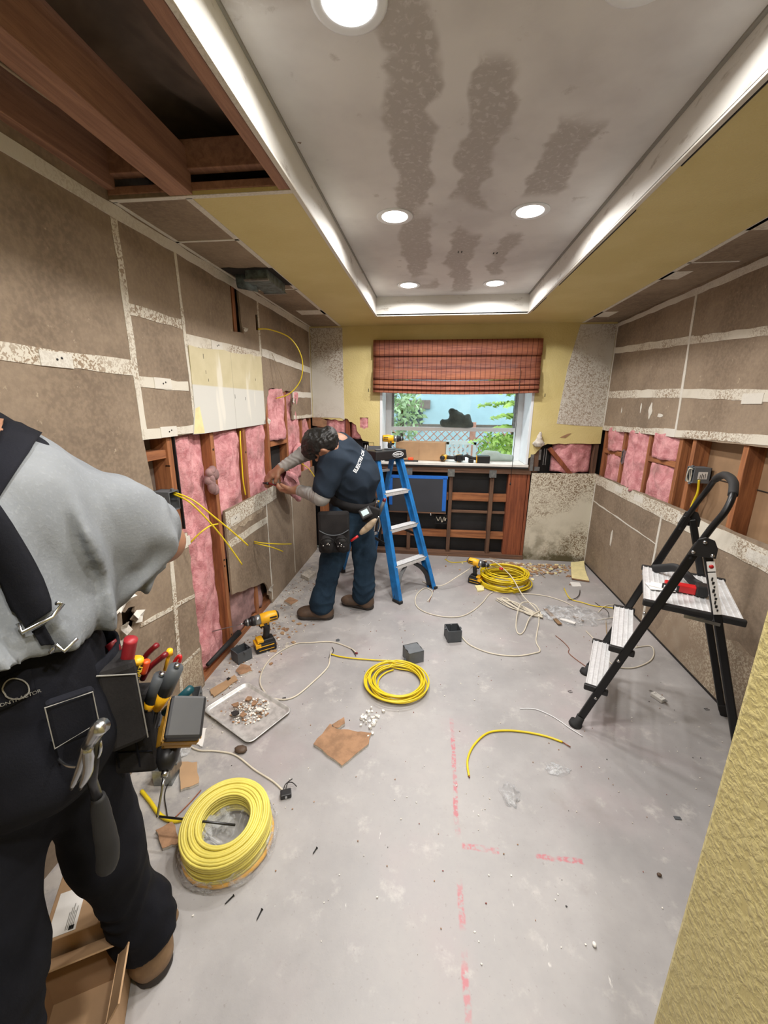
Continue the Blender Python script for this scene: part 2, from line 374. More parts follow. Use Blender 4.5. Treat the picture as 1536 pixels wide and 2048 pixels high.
for (y, z) in ((1.27, 1.69), (1.80, 1.642), (1.80, 1.425), (2.32, 1.873), (1.80, .868), (2.35, .845)):
    m = MB(); m.prism([(y-.06, z-.024), (y+.06, z-.024), (y+.06, z+.024), (y-.06, z+.024)], .0048, MX(XL)); struct('smooth_patch', m, 'joint_compound_plain', WL)
    m = MB(); m.cyl((XL+.003, y, z), (XL+.0060, y, z), .004, n=8); m.cyl((XL+.003, y+.018, z+.006), (XL+.0060, y+.018, z+.006), .004, n=8); struct('nail_head', m, 'black_ink', WL)
# painted board left on the wall
brd = rag((2.035, 1.84), (2.925, 1.885), 10, .008, 31)+[(2.925, 1.445), (2.925, 1.415), (2.09, 1.398), (1.995, 1.40), (2.03, 1.54)]
m = MB(); m.prism(brd, .0056, MX(XL)); t = NT('old_white_paint'); x = t.xyz()
c = t.mix(t.ramp(t.noise(8, 4), .3, .7), srgb(196, 186, 150), srgb(206, 196, 162)); c = t.mix(t.ramp(x[2], 1.645, 1.655, 1, 0), c, srgb(208, 207, 200))
wr = t.math('MULTIPLY', t.ramp(t.noise(5, 3, stretch=(1, 1, .25)), .6, .66), 1); c = t.mix(t.math('MULTIPLY', wr, .6), c, srgb(232, 228, 216))
c = t.mix(t.math('MULTIPLY', t.band(x[1], 2.468, 2.471, .001), .7), c, srgb(120, 116, 104))
M['old_white_paint'] = t.set(.6); t.col(c)
struct('painted_panel', m, 'old_white_paint', WL)
m = MB(); m.prism([(1.997, 1.402), (2.10, 1.400), (2.075, 1.54), (2.035, 1.53)], .0062, MX(XL)); struct('yellow_paint_corner', m, 'plaster_yellow', WL)
for i, (a, b, ln) in enumerate(((2.16, 1.80, .05), (2.17, 1.72, .035), (2.19, 1.68, .03), (2.48, 1.60, .05), (2.62, 1.59, .04), (2.80, 1.72, .03))):
    m = MB(); m.b2((XL+.004, a, b-ln/4), (XL+.0062, a+.003, b+ln/4)); struct('scuff', m, 'black_ink', WL)
# torn paper curls around the holes
def flake(name, pts, mat, parent, th=.0015, st=struct):
    m = MB(); n = len(pts); c = sum((Vector(p) for p in pts), Vector())/n
    m.add([c]+[Vector(p) for p in pts], [(0, i+1, (i+1) % n+1) for i in range(n)]); return st(name, m, mat, parent, solid=th)
for (y, z, r, sd) in ((1.30, .78, .055, 1), (1.35, .775, .05, 2), (1.43, .67, .035, 3), (1.345, .66, .03, 4), (2.66, 2.01, .02, 5), (2.93, 1.44, .03, 6), (3.54, 1.60, .03, 7), (2.80, .15, .04, 8)):
    rn = random.Random(sd); pts = [(XL+.004+rn.random()*.035, y+math.cos(a)*r*(.6+.6*rn.random()), z+math.sin(a)*r*(.5+.6*rn.random())) for a in [k*PI/4 for k in range(8)]]
    flake('torn_paper', pts, 'plaster_white' if sd < 4 else 'gypsum_core', WL)
# framing of the left wall
BX = XL-T-.003; DP = .089
def stud(y0, y1, z0, z1, wall='L', x0=None, name='wall_stud', mat='lumber_upright', lab=None):
    m = MB()
    if wall == 'L': m.b2((BX-DP, y0, z0), (BX, y1, z1))
    else: m.b2((XR+T+.003, y0, z0), (XR+T+.003+DP, y1, z1))
    return m
frames = []
for (y0, y1) in ((1.20, 1.238), (1.80, 1.838), (2.185, 2.223), (2.592, 2.63), (2.995, 3.033), (3.40, 3.438), (3.80, 3.838), (4.08, 4.118)):
    o = struct('wall_stud', stud(y0, y1, .04, 2.55), 'lumber_upright', WL, bev=.002)
m = MB(); m.b2((BX-DP, 3.033, 1.235), (BX+.004, 3.40, 1.275)); struct('header_block', m, 'lumber_along', WL, bev=.002)
m = MB(); m.b2((BX-DP, 1.60, 1.30), (BX-.01, 1.80, 1.34)); m.b2((BX-DP, 1.642, .95), (BX-.01, 1.66, 1.30)); struct('blocking', m, 'lumber_along', WL, bev=.002)
m = MB(); m.b2((BX-DP, YB, 0), (BX+.002, D, .04)); struct('sole_plate', m, 'lumber_along', WL)
m = MB(); m.b2((BX-.012, 1.846, .93), (BX+.008, 1.853, 1.40)); struct('dark_conduit', m, 'black_plastic', WL)
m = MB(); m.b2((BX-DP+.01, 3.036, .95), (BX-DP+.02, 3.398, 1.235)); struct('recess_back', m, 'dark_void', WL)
for (yy, zz) in ((2.204, .62), (2.204, .10), (2.204, 1.30), (2.61, 1.24), (2.204, .58)):
    m = MB(); m.cyl((BX+.0005, yy, zz), (BX+.0015, yy, zz), .007, n=8); struct('knot', m, 'dark_void', WL)
m = MB(); m.tube([(BX-.02, 1.80, 1.262), (BX+.001, 1.80, 1.262), (BX+.0015, 1.80, 1.262)], .003, 6); struct('nail_shank', m, 'black_metal', WL)

def batt(name, A, B, z0, z1, wall, depth=.05, seed=0, mat='insulation', bulge=.03, axis='x', parent=None, rag_=.02):
    # wool slab between two studs: puffy front, ragged ends
    nu, nv = 20, max(10, int((z1-z0)/.022)); 
    def fn(u, v):
        y = A+(B-A)*u; z = z0+(z1-z0)*v
        e = (math.sin(PI*min(1, max(0, u)))**.5)
        p = Vector((y*7+seed, z*5, seed*3.1)); q = Vector((y*22, z*14+seed, 7.7))
        nz = mnoise.noise(p)*.6+mnoise.noise(q)*.35+abs(mnoise.noise(Vector((y*11, z*3.4, seed))))*.5
        out = -depth-.022+(bulge+.05*nz)*e
        z += rag_*mnoise.noise(Vector((y*15, seed, v)))*(1 if v in (0, 1) else 0)
        if wall == 'L': return (BX+out, y, z)
        if wall == 'R': return (XR+T-out, y, z)
        return (y, D+T+.01-out, z)
    m = MB(); m.grid(fn, nu, nv)
    nb = len(m.v)
    return obj(name, m, mat, parent, solid=.012)
G = 'pink insulation batts between the studs'
def btag(o, l): return tag(o, l, 'insulation')
btag(batt('insulation_batt', 1.84, 2.183, .04, 1.40, 'L', .055, 1, 'insulation', .045), 'tall pink insulation batt running down to the floor beside the bare stud')
btag(batt('insulation_batt', 2.225, 2.590, .60, 1.41, 'L', .045, 2, bulge=.05), 'deep pink insulation batt left of the stud that carries a yellow cable')
btag(batt('insulation_batt', 2.632, 2.993, .80, 1.42, 'L', .04, 3, bulge=.06), 'lumpy pink insulation batt just left of the bending man\'s gripping hand')
btag(batt('insulation_batt', 3.035, 3.398, 1.28, 1.67, 'L', .03, 4, bulge=.07), 'pink insulation in the jagged hole above the wooden header block')
btag(batt('insulation_batt', 3.44, 3.798, .9, 1.66, 'L', .03, 5, bulge=.06), 'pink insulation hanging behind the bending man\'s raised arm')
btag(batt('insulation_batt', 3.84, 4.078, .9, 1.43, 'L', .03, 6, bulge=.05), 'pink insulation in the last bay of the left wall by the corner')
btag(batt('insulation_batt', 2.225, 2.80, .05, .36, 'L', .06, 7, 'insulation_grey', bulge=.06), 'dusty grey insulation in the dark triangular hole behind the leaning drill')
m = MB(); rn = random.Random(5)
for k in range(9):
    c = Vector((BX+.005+.02*rn.random(), 2.11+.05*rn.random(), 1.08+.014*k)); m.ell(c, (.022, .03+.015*rn.random(), .02+.01*rn.random()), Matrix.Rotation(rn.random()*3, 3, 'X'))
tag(obj('insulation_tuft', m, 'insulation_grey'), 'grey dirty tuft of insulation sticking out beside the second bare stud', 'insulation')
# loose pink batt hanging over the lower panel in front of the man
def hang(u, v):
    a = mnoise.noise(Vector((u*4, v*4, 2)))*.03
    th = 2*PI*u; r = (.055+.02*math.sin(3*th))*(1-.45*abs(v-.45)*2)+a*.5
    c = Vector((XL+.075+.03*v, 3.02+.32*v, 1.02-.22*v+.02*math.sin(v*5)))
    return c+Vector((math.cos(th)*r*.8, math.sin(th)*r*.5, math.sin(th)*r*1.25))
m = MB(); m.grid(hang, 18, 16); tag(obj('loose_insulation', m, 'insulation'), 'loose pink insulation flopping over the board edge under the bending man\'s arm', 'insulation')
def hang2(u, v):
    a = mnoise.noise(Vector((u*3, v*4, 9)))*.03; th = 2*PI*u; r = .075*math.sin(PI*min(.97, max(.05, v)))+a*.5
    return Vector((XL+.03+math.cos(th)*r*.5, 3.42+.25*v, 1.13+.03*v+math.sin(th)*r))
m = MB(); m.grid(hang2, 16, 14); tag(obj('loose_insulation', m, 'insulation'), 'puff of pink insulation right of the black recess, behind the stray yellow wires', 'insulation')

# right wall
m = MB()
m.prism([(YB, 1.395)]+rag((0, 1.395), (4.127, 1.35), 30, .003, 41)+[(D+.1, 1.35), (D+.1, 2.6), (YB, 2.6)], T, MX(XR))
m.prism([(YB, 0), (YB, .92)]+rag((0, .925), (4.127, .922), 44, .004, 42)+[(D, 0)], T, MX(XR))
WR = struct('wall_right', m, 'gypsum_brown')
m = MB(); m.b2((XR+T+.003+DP, YB, 0), (XR+T+.02+DP, D+.12, 2.6)); struct('wall_right_sheathing', m, 'plywood_back', WR)
for i, (z, yy) in enumerate(((1.14, .9),)):
    m = MB(); m.b2((XR+T+DP-.002, YB, z-.002), (XR+T+DP+.004, 2.7, z+.002)); struct('sheathing_seam', m, 'dark_void', WR)
for (y0, y1) in ((3.665, 3.703), (3.25, 3.288), (2.86, 2.898), (2.72, 2.758), (2.292, 2.33), (1.88, 1.918), (1.47, 1.508), (4.06, 4.098)):
    struct('wall_stud', stud(y0, y1, .0, 2.5, 'R'), 'lumber_upright', WR, bev=.002)
m = MB(); m.b2((XR+T+.004, 2.90, 1.165), (XR+T+DP, 3.25, 1.205)); struct('blocking', m, 'lumber_along', WR, bev=.002)
m = MB(); m.b2((XR+T+.004, 3.705, 1.14), (XR+T+DP, 4.06, 1.18)); struct('blocking', m, 'lumber_along', WR, bev=.002)
for (a, b, z0, z1, sd, dp, bl, lb) in ((3.705, 4.06, 1.18, 1.37, 1, .04, .06, 'small pink insulation piece above the block nearest the back corner of the right wall'),
        (3.705, 4.06, .90, 1.14, 2, .04, .05, 'pink insulation piece below the block nearest the back corner of the right wall'),
        (3.29, 3.663, .9, 1.37, 3, .02, .05, 'pink insulation batt with a dark grey smudge beside the thin metal bracket'),
        (2.90, 3.248, 1.205, 1.375, 4, .035, .07, 'pink roll of insulation bulging above the short wooden block'),
        (2.90, 3.248, .9, 1.165, 5, .03, .05, 'wide smooth pink insulation batt below the short wooden block')):
    btag(batt('insulation_batt', a, b, z0, z1, 'R', dp, sd+20, bulge=bl), lb)
RS = [(2.30, 2.252, D, 2.262, .045, .03), (1.7, 2.21, 2.30, 2.252, .06, .045), (1.6, 1.86, 2.93, 1.965, .045), (2.93, 1.965, D, 2.05, .05), (1.6, 1.585, 2.93, 1.645, .055), (2.93, 1.645, D, 1.668, .06),
      (1.2, 1.43, 2.33, 1.402, .05), (2.33, 1.402, D, 1.368, .045), (2.985, 2.24, 2.93, 1.38, .022), (4.112, 2.25, 4.112, 1.37, .02), (4.112, .9, 4.112, .02, .018),
      (1.2, .845, D, .875, .11, .085), (2.91, .84, 2.90, .02, .018), (2.91, .62, D, .66, .010), (1.9, .83, 1.88, .02, .018)]
for i, a in enumerate(RS):
    strip(*a[:5], wall='R', mat='joint_compound' if i not in (0, 8, 9, 10, 12, 13, 14) else 'joint_compound_plain', seed=i+60, w1=a[5] if len(a) > 5 else None)
for (y, z) in ((2.66, .868), (3.25, .875), (2.05, .85), (3.6, .876), (2.32, 1.60), (3.0, 1.39)):
    m = MB(); m.prism([(y-.07, z-.026), (y+.07, z-.026), (y+.07, z+.026), (y-.07, z+.026)], -.0048, MX(XR)); struct('smooth_patch', m, 'joint_compound_plain', WR)
for (y, z, w, h) in ((3.30, 1.53, .03, .13), (3.45, 1.55, .012, .09), (3.16, 1.50, .05, .03), (3.78, 1.53, .01, .05), (3.6, .45, .02, .2)):
    m = MB(); rn = random.Random(int(y*100)); m.prism([(y+math.cos(a)*w*(.5+rn.random()*.5), z+math.sin(a)*h*.5*(.6+rn.random()*.4)) for a in [k*PI/6 for k in range(12)]], -.0024, MX(XR)); struct('plaster_smear', m, 'joint_compound_plain', WR)
m = MB(); m.prism(rag((1.2, .40), (2.5, .36), 14, .03, 91)+rag((2.6, .30), (2.72, .0), 6, .03, 92)+[(1.2, 0)], -.0012, MX(XR)); struct('speckled_area', m, 'gypsum_speckled', WR)
m = MB(); m.prism(rag((1.66, .24), (1.83, .23), 6, .008, 93)+[(1.825, .01), (1.66, .01)], .0012, MX(XL)); struct('speckled_area', m, 'gypsum_speckled', WL)
m = MB(); m.prism(rag((2.26, .86), (2.8, .87), 8, .01, 94)+rag((2.8, .80), (2.26, .76), 8, .02, 95), .0015, MX(XL)); struct('speckled_area', m, 'gypsum_speckled', WL)
m = MB(); m.b2((XR-.006, 1.2, 0), (XR-.0005, D, .012)); struct('foot_strip_right', m, 'dark_void')  # thin dark strip along the foot of the right wall

# near wall end on the right
m = MB(); m.b2((.500, YB, 0), (.70, .612, 2.6)); struct('wall_passage', m, 'yellow_texture', bev=.012)
m = MB(); m.b2((.70, YB, 0), (XR, YB+.05, 2.6)); m.b2((-3, YB-.1, 0), (2.2, YB, 2.6)); struct('wall_front', m, 'yellow_texture')

# back wall
hole_w = [(-.545, .985), (-.545, 2.05), (.935, 2.05), (.935, .985)]
sm = [(-.75, 1.335), (-.75, 1.435), (-.665, 1.435), (-.665, 1.335)]
yl = [(XL, 2.6), (XL, 1.43)]+rag((-1.16, 1.43), (-.93, 1.40), 6, .008, 51)+rag((-.90, 1.425), (-.79, 1.36), 5, .008, 52)+rag((-.78, 1.30), (-.72, 1.205), 4, .01, 53)+[(-.66, 1.195), (-.655, 1.13)]
yl += [(-.56, 1.135), (-.546, .985), (-.545, 2.05), (.935, 2.05), (.935, 1.06)]+rag((.95, 1.07), (1.08, 1.195), 6, .008, 54)+rag((1.10, 1.205), (1.585, 1.215), 9, .004, 55)+[(XR, 1.215), (XR, 2.6)]
m = MB(); m.mat('yellow_paint'); m.prism(yl, T, MY(D), [sm])
m.mat('skim_moldy'); m.prism([(.975, 0), (.985, .915), (XR, .925), (XR, 0)], T, MY(D))
WB_ = struct('wall_back', m)
m = MB(); m.prism([(-1.235, 2.278), (-.915, 2.278), (-.908, 1.41), (-.95, 1.43), (-1.235, 1.432)], -.003, MY(D)); struct('skim_patch', m, 'skim_patch', WB_)
m = MB(); m.prism([(1.585, 2.275), (1.275, 2.275), (1.205, 1.9), (1.165, 1.40), (1.34, 1.385), (1.585, 1.375)], -.003, MY(D)); struct('skim_patch', m, 'skim_patch', WB_)
m = MB(); m.prism([(XL, 1.35), (-1.10, 1.33), (-1.09, 1.40), (-1.16, 1.43), (XL, 1.43)], -.004, MY(D)); struct('torn_paper', m, 'cardboard_torn', WB_)
for (x, z) in ((-.66, 1.70), (1.03, 1.66)):
    m = MB(); m.b2((x-.003, D-.002, z-.015), (x+.003, D, z+.015)); struct('scratch', m, 'black_ink', WB_)
m = MB(); m.prism([(1.21, 1.27), (1.28, 1.305), (1.31, 1.31), (1.26, 1.265)], -.004, MY(D)); struct('gouge', m, 'cardboard_torn', WB_)
YBK = D+.105
m = MB(); m.b2((-3, YBK, 0), (2.2, YBK+.03, .95)); m.b2((-3, YBK, .95), (-.56, YBK+.03, 2.7)); m.b2((.95, YBK, .95), (2.2, YBK+.03, 2.7)); m.b2((-.56, YBK, 2.06), (.95, YBK+.03, 2.7)); struct('wall_back_sheathing', m, 'black_paper', WB_)
fs = D+T+.001
def fb(x0, x1, z0, z1, mat='lumber_old', y=fs, dp=.085, nm='wall_stud'): 
    m = MB(); m.b2((x0, y, z0), (x1, y+dp, z1)); return struct(nm, m, mat, WB_, bev=.002)
for x0, x1 in ((.175, .213), (.588, .626), (-.25, -.212), (-.62, -.582)): fb(x0, x1, .04, .90)
fb(.765, .945, .04, .90, 'lumber_red_upright'); fb(.95, .975, .0, .95, 'lumber_red_upright')
fb(-1.0, .975, .90, .975, 'lumber_old_across', nm='header_plate', y=D-.004)
fb(-.9, .765, .60, .68, 'lumber_across', y=fs+.03, dp=.04, nm='blocking'); fb(-.9, .765, .195, .27, 'lumber_across', y=fs+.03, dp=.04, nm='blocking')
fb(-1.2, .975, .0, .04, 'lumber_old_across', nm='sole_plate', y=D-.02, dp=.10); fb(.2, .765, .465, .49, 'lumber_old_across', y=fs+.05, dp=.03, nm='blocking')
fb(-1.2, -1.12, .04, 1.42, 'lumber_upright'); fb(-.9, -.86, .04, 1.42, 'lumber_red_upright')
for x in (-.24, .19, .605):
    m = MB(); m.b2((x-.035, D-.007, .86), (x+.035, D-.004, .935)); m.b2((x-.03, D-.03, .86), (x-.02, D-.004, .93)); struct('metal_bracket', m, 'galvanized', WB_)
fb(.95, 1.04, .92, 1.18, 'lumber_old', nm='jamb_stud'); 
m = MB(); m.bar((1.13, fs+.02, 1.16), (1.40, fs+.02, .86), .04, .06, (0, 1, 0)); struct('diagonal_brace', m, 'lumber_red_upright', WB_, bev=.002)
fb(1.545, 1.585, .92, 1.22, 'lumber_old')
for (x, z, w, h) in ((.955, 1.02, .03, .16), (1.03, 1.10, .02, .10), (1.075, 1.08, .006, .16), (1.095, 1.08, .006, .16), (1.0, .96, .05, .04)):
    m = MB(); m.b2((x, D-.012, z-h/2), (x+w, D+.002, z+h/2)); struct('metal_bracket', m, 'galvanized', WB_)
for k, (x0, x1, z0, z1, lb) in enumerate(((1.17, 1.54, .93, 1.21, 'pink insulation clump in the opening right of the window, beside the diagonal brace'), (-1.12, -.9, .95, 1.42, 'pink insulation in the back wall left corner behind the bending man'), (-.85, -.62, 1.22, 1.5, 'dusty pink insulation seen through the small square hole left of the window'))):
    btag(batt('insulation_batt', x0, x1, z0, z1, 'B', .03, 70+k, bulge=.05), lb)

# ceiling
bl_edge = -.93; br_edge = 1.29
m = MB(); m.mat('yellow_paint')
def sof(x0, x1, y0, y1, mt): m.mat(mt); m.b2((x0, y0, ZS), (x1, y1, ZS+T))
sof(bl_edge, TXL, 1.622, TY, 'yellow_paint'); sof(XL, bl_edge, 1.622, D, 'gypsum_brown')
sof(bl_edge, br_edge, TY, D, 'yellow_paint'); sof(TXR, br_edge, YB, TY, 'yellow_paint'); sof(br_edge, XR, YB, D, 'gypsum_brown')
sof(XL, TXL, YB, -.9, 'yellow_paint')
m.mat('tray_ceiling'); m.b2((TXL-.01, YB, ZT), (TXR+.01, TY+.01, ZT+.02))
m.mat('tray_side'); m.b2((TXL-.012, YB, ZS), (TXL, TY, ZT)); m.b2((TXR, YB, ZS), (TXR+.012, TY, ZT)); m.b2((TXL, TY, ZS), (TXR, TY+.012, ZT))
m.mat('attic_dark'); m.b2((-3, YB, 2.85), (2.2, D+.2, 2.9))
CE = struct('ceiling', m)
for i, (p, q) in enumerate((((TXL, YB), (TXL, TY)), ((TXR, YB), (TXR, TY)), ((TXL, TY), (TXR, TY)))):
    m = MB(); m.bar((p[0], p[1], ZS-.002), (q[0], q[1], ZS-.002), .018, .008); struct('corner_bead', m, 'joint_compound_plain', CE, bev=.002)
for i, (y0, y1) in enumerate(((1.9, 2.9), (3.2, 3.6), (.6, 1.6))):
    m = MB(); m.b2((TXR+.010, y0, ZS-.007), (TXR+.014, y1, ZS-.003)); struct('bead_gap', m, 'black_ink', CE)
m = MB(); m.b2((TXL+.0, YB, ZT-.006), (TXL+.008, TY, ZT)); m.b2((TXR-.012, YB, ZT-.006), (TXR, TY, ZT)); struct('corner_crack', m, 'grey_ink', CE)
def cst(x0, x1, y0, y1, mt='joint_compound_plain'):
    m = MB(); m.b2((x0, y0, ZS-.002), (x1, y1, ZS)); struct('joint_strip', m, mt, CE)
cst(XL, TXL, 1.622, 1.645); cst(XL, bl_edge, 2.02, 2.035); cst(XL, bl_edge, 2.84, 2.855); cst(XL+.10, bl_edge, 3.45, 3.60)
cst(bl_edge-.02, bl_edge+.006, 1.64, D); cst(br_edge-.005, br_edge+.02, 1.2, D); cst(br_edge, XR-.05, 2.55, 2.565); cst(br_edge, 1.40, 1.75, 2.15, 'joint_compound'); cst(br_edge, 1.40, 2.7, 2.85); cst(br_edge, 1.42, 3.7, 3.9); cst(XL, XL+.02, 1.64, D)
# the open ceiling bay and its joists
for (x0, x1, z0, z1, y0, y1, mt) in ((-.998, -.908, ZS, ZS+.14, YB, 1.622, 'lumber_red'), (TXL-.055, TXL-.014, ZS, ZS+.10, YB, 1.622, 'lumber_red'), (XL-.05, XL+.035, ZS+.03, ZS+.25, YB, 1.622, 'lumber_red')):
    m = MB(); m.b2((x0, y0, z0), (x1, y1, z1)); struct('ceiling_joist', m, mt, CE, bev=.003)
m = MB(); m.b2((XL, 1.60, ZS+.07), (TXL-.05, 1.64, ZS+.16)); m.b2((XL, 1.62, ZS+.013), (TXL-.02, 1.64, ZS+.04)); struct('ceiling_header', m, 'lumber_red', CE, bev=.003)
m = MB(); m.grid(lambda u, v: (XL-.2+1.0*u, YB+5.9*v, 2.52+.12*mnoise.noise(Vector((u*3, v*9, 1)))+.05*mnoise.noise(Vector((u*9, v*30, 4)))), 16, 50); struct('attic_insulation_paper', m, 'attic_dark', CE, solid=.01)
m = MB(); m.tube(spline([(-1.12, .3, ZS+.10), (-1.10, .9, ZS+.07), (-1.06, 1.2, ZS+.05), (-1.03, 1.45, ZS+.07), (-1.0, 1.6, ZS+.10)], 6), .005, 6); tag(obj('ceiling_cable', m, 'cable_dirty'), 'dull yellow cable running up in the open ceiling bay beside the big joist', 'cable')

# window
YG = 4.45
m = MB(); m.mat('white_vinyl')
m.b2((-.545, D-.005, 1.0), (-.52, YG+.05, 2.05)); m.b2((.91, D-.005, 1.0), (.935, YG+.05, 2.05)); m.b2((-.545, D, 2.02), (.935, YG+.05, 2.05))
m.b2((-.60, YG, .96), (-.46, YG+.06, 2.1)); m.b2((.845, YG, .96), (.99, YG+.06, 2.1)); m.b2((-.46, YG, 1.98), (.845, YG+.06, 2.1)); m.b2((-.46, YG, .95), (.845, YG+.06, 1.015))
WN = struct('window_1', m, bev=.003)
m = MB(); m.b2((-.46, YG-.005, 1.295), (.845, YG+.02, 1.335)); struct('meeting_rail', m, 'white_vinyl', WN, bev=.003)
m = MB(); m.b2((-.46, YG+.0, 1.335), (-.435, YG+.02, 1.98)); m.b2((.82, YG, 1.335), (.845, YG+.02, 1.98)); struct('sash_stile', m, 'galvanized', WN)
m = MB(); m.b2((-.545, D-.02, .972), (.94, YG, .998)); struct('window_sill', m, 'white_board', WN, bev=.003)
m = MB(); m.b2((-.545, D-.024, .958), (.94, D+.02, .972)); struct('sill_edge', m, 'black_ink', WN)
g = NT('glass'); gb = g.n.new('ShaderNodeBsdfTransparent'); gg = g.n.new('ShaderNodeBsdfGlossy'); gg.inputs['Roughness'].default_value = .03; mx = g.n.new('ShaderNodeMixShader'); mx.inputs[0].default_value = .06
gb.inputs[0].default_value = (.93, .97, .97, 1); g.link(gb.outputs[0], mx.inputs[1]); g.link(gg.outputs[0], mx.inputs[2]); g.link(mx.outputs[0], g.n['Material Output'].inputs[0]); M['glass'] = g.m
m = MB(); m.b2((-.46, YG+.03, 1.015), (.845, YG+.034, 1.98)); struct('window_glass', m, 'glass', WN)

# lamps in the tray
e = NT('lamp_glow'); e.b.inputs['Emission Color'].default_value = LAMP_COL+(1,); e.b.inputs['Emission Strength'].default_value = 14; M['lamp_glow'] = e.m
lamp0 = None
for i, (x, y) in enumerate(LAMPS):
    if i == 0:
        lamp0 = thing('recessed_light', None, 'ceiling light', (x, y, ZT), group='recessed lights in the tray ceiling')
        m = MB(); m.lathe([(.062, -.002), (.080, -.006), (.088, -.003), (.088, 0), (.062, 0)], 32); obj('trim_ring', m, 'white_vinyl', lamp0, local=True)
        m = MB(); m.lathe([(.0, -.004), (.061, -.004), (.063, -.001)], 32); obj('lens', m, 'lamp_glow', lamp0, local=True); o = lamp0
    elif i < 6 or i >= 6: 
        o = copy_tree(lamp0); o.location = (x, y, ZT)
    o['label'] = ['glaring recessed light cut off by the top edge of the photo', 'recessed light just out of the frame beside the topmost one', 'bright round recessed light over the room centre, left of its pair', 'bright round recessed light over the room centre, right of its pair', 'small recessed light at the window end, left of its pair', 'small recessed light at the window end, right of its pair'][i] if i < 6 else ('unseen recessed light added above the camera, left of its pair' if i == 6 else 'unseen recessed light added above the camera, right of its pair')
    L = bpy.data.lights.new('lamp', 'AREA'); L.shape = 'DISK'; L.size = .12; L.energy = LAMP_W; L.color = LAMP_COL; L.spread = 2.9
    lo_ = bpy.data.objects.new('lamp_light', L); COL.objects.link(lo_); lo_.location = (x, y, ZT-.012)
# ================================================================= OUTSIDE
simple('house_blue', srgb(166, 198, 208), .8, var=.05, scale=4); simple('lattice', srgb(206, 150, 134), .8, var=.12); simple('fence_grey', srgb(120, 110, 106), .8)
simple('leaf', srgb(104, 156, 66), .6, var=.35, scale=5); simple('leaf_bright', srgb(170, 200, 100), .6, var=.3, scale=5); simple('leaf_pale', srgb(170, 196, 150), .6, var=.3, scale=5); simple('bark', srgb(96, 80, 66), .9)
simple('ground', srgb(130, 130, 110), .95, var=.2, scale=2); simple('pane_dark', srgb(58, 70, 80), .2)
m = MB(); m.b2((-6, D+.4, -.35), (8, 12, -.3)); struct('ground', m, 'ground')
h = thing('neighbour_house', 'pale blue house wall beyond the fence, seen through the window', 'house', (0, 9, -.3))
m = MB(); m.b2((-5, 9, -.3), (7, 9.2, 4.2)); obj('wall', m, 'house_blue', h)
wf = MB(); wf.b2((-.85, 8.94, 1.08), (-.2, 9.0, 1.13)); wf.b2((-.85, 8.94, 1.50), (-.10, 9.0, 1.68)); wf = obj('window_frame', wf, 'fence_grey', h); m = MB(); m.b2((-.8, 8.96, 1.13), (-.25, 9.0, 1.50)); obj('pane', m, 'pane_dark', wf)
fe = thing('lattice_fence', 'pinkish brown lattice fence outside the window', 'fence', (0, 7, -.3))
m = MB()
for k in range(-22, 40):
    x = k*.13
    for s_ in (1, -1): m.bar((x, 7+.012*s_, .45), (x+s_*.75, 7+.012*s_, 1.2), .012, .05, (0, 1, 0))
tag(obj('lattice_panel', m, 'lattice', fe), None, None); m = MB(); m.b2((-3, 6.97, 1.2), (5, 7.03, 1.26)); m.b2((-3, 6.97, -.3), (5, 7.03, .45)); obj('rail', m, 'fence_grey', fe)
for x in (-1.6, .6, 2.4): m = MB(); m.b2((x, 6.95, -.3), (x+.09, 7.05, 1.3)); obj('post', m, 'lattice', fe)
def leaves(mb, c, r, n, sz, seed, droop=0):
    rn = random.Random(seed)
    for k in range(n):
        p = Vector((rn.gauss(0, 1), rn.gauss(0, 1), rn.gauss(0, 1))); p = p.normalized()*(rn.random()**.4); p = Vector((c[0]+p.x*r[0], c[1]+p.y*r[1], c[2]+p.z*r[2]))
        a = Vector((rn.uniform(-1, 1), rn.uniform(-1, 1), rn.uniform(-1, 1)-droop)).normalized(); b = a.cross(Vector((rn.uniform(-1, 1), rn.uniform(-1, 1), rn.uniform(-1, 1)))).normalized()
        s_ = sz*rn.uniform(.6, 1.3); mb.add([p-a*s_, p+b*s_*.4, p+a*s_, p-b*s_*.4], [(0, 1, 2, 3)])
tr = thing('shrub', 'pale leafy shrub at the left side of the window view', 'shrub', (-.55, 6.3, -.3))
m = MB(); leaves(m, (-.52, 6.3, 1.5), (.38, .3, .52), 520, .06, 1); obj('foliage', m, 'leaf_pale', tr); m = MB(); m.tube([(-.55, 6.3, -.3), (-.52, 6.3, .7), (-.48, 6.3, 1.5)], .03); obj('trunk', m, 'bark', tr)
tr = thing('pine_tree', 'bright green layered pine at the right side of the window view', 'tree', (1.15, 6.2, -.3))
m = MB(); rn = random.Random(4)
for lev in range(8):
    z = .75+lev*.17
    for b in range(7):
        a = rn.random()*2*PI; L = .85*(1-lev*.075)
        for k in range(26):
            f = k/26; p = Vector((1.15+math.cos(a)*L*f, 6.2+math.sin(a)*L*f*.7, z+.08*f-.12*f*f+rn.uniform(-.02, .02)))
            for s_ in (1, -1):
                w = .10*(1-f*.6); q = p+Vector((-math.sin(a)*w*s_, math.cos(a)*w*s_, -.03)); m.add([p+Vector((0, 0, .012)), q, p+Vector((.03*math.cos(a), .03*math.sin(a), -.012))], [(0, 1, 2)])
obj('foliage', m, 'leaf_bright', tr); m = MB(); m.tube([(1.15, 6.2, -.3), (1.15, 6.2, 2.2)], [.04, .015]); obj('trunk', m, 'bark', tr)
tr = thing('low_shrub', 'yellow green bush below the pine, outside the window', 'shrub', (1.0, 5.9, -.3))
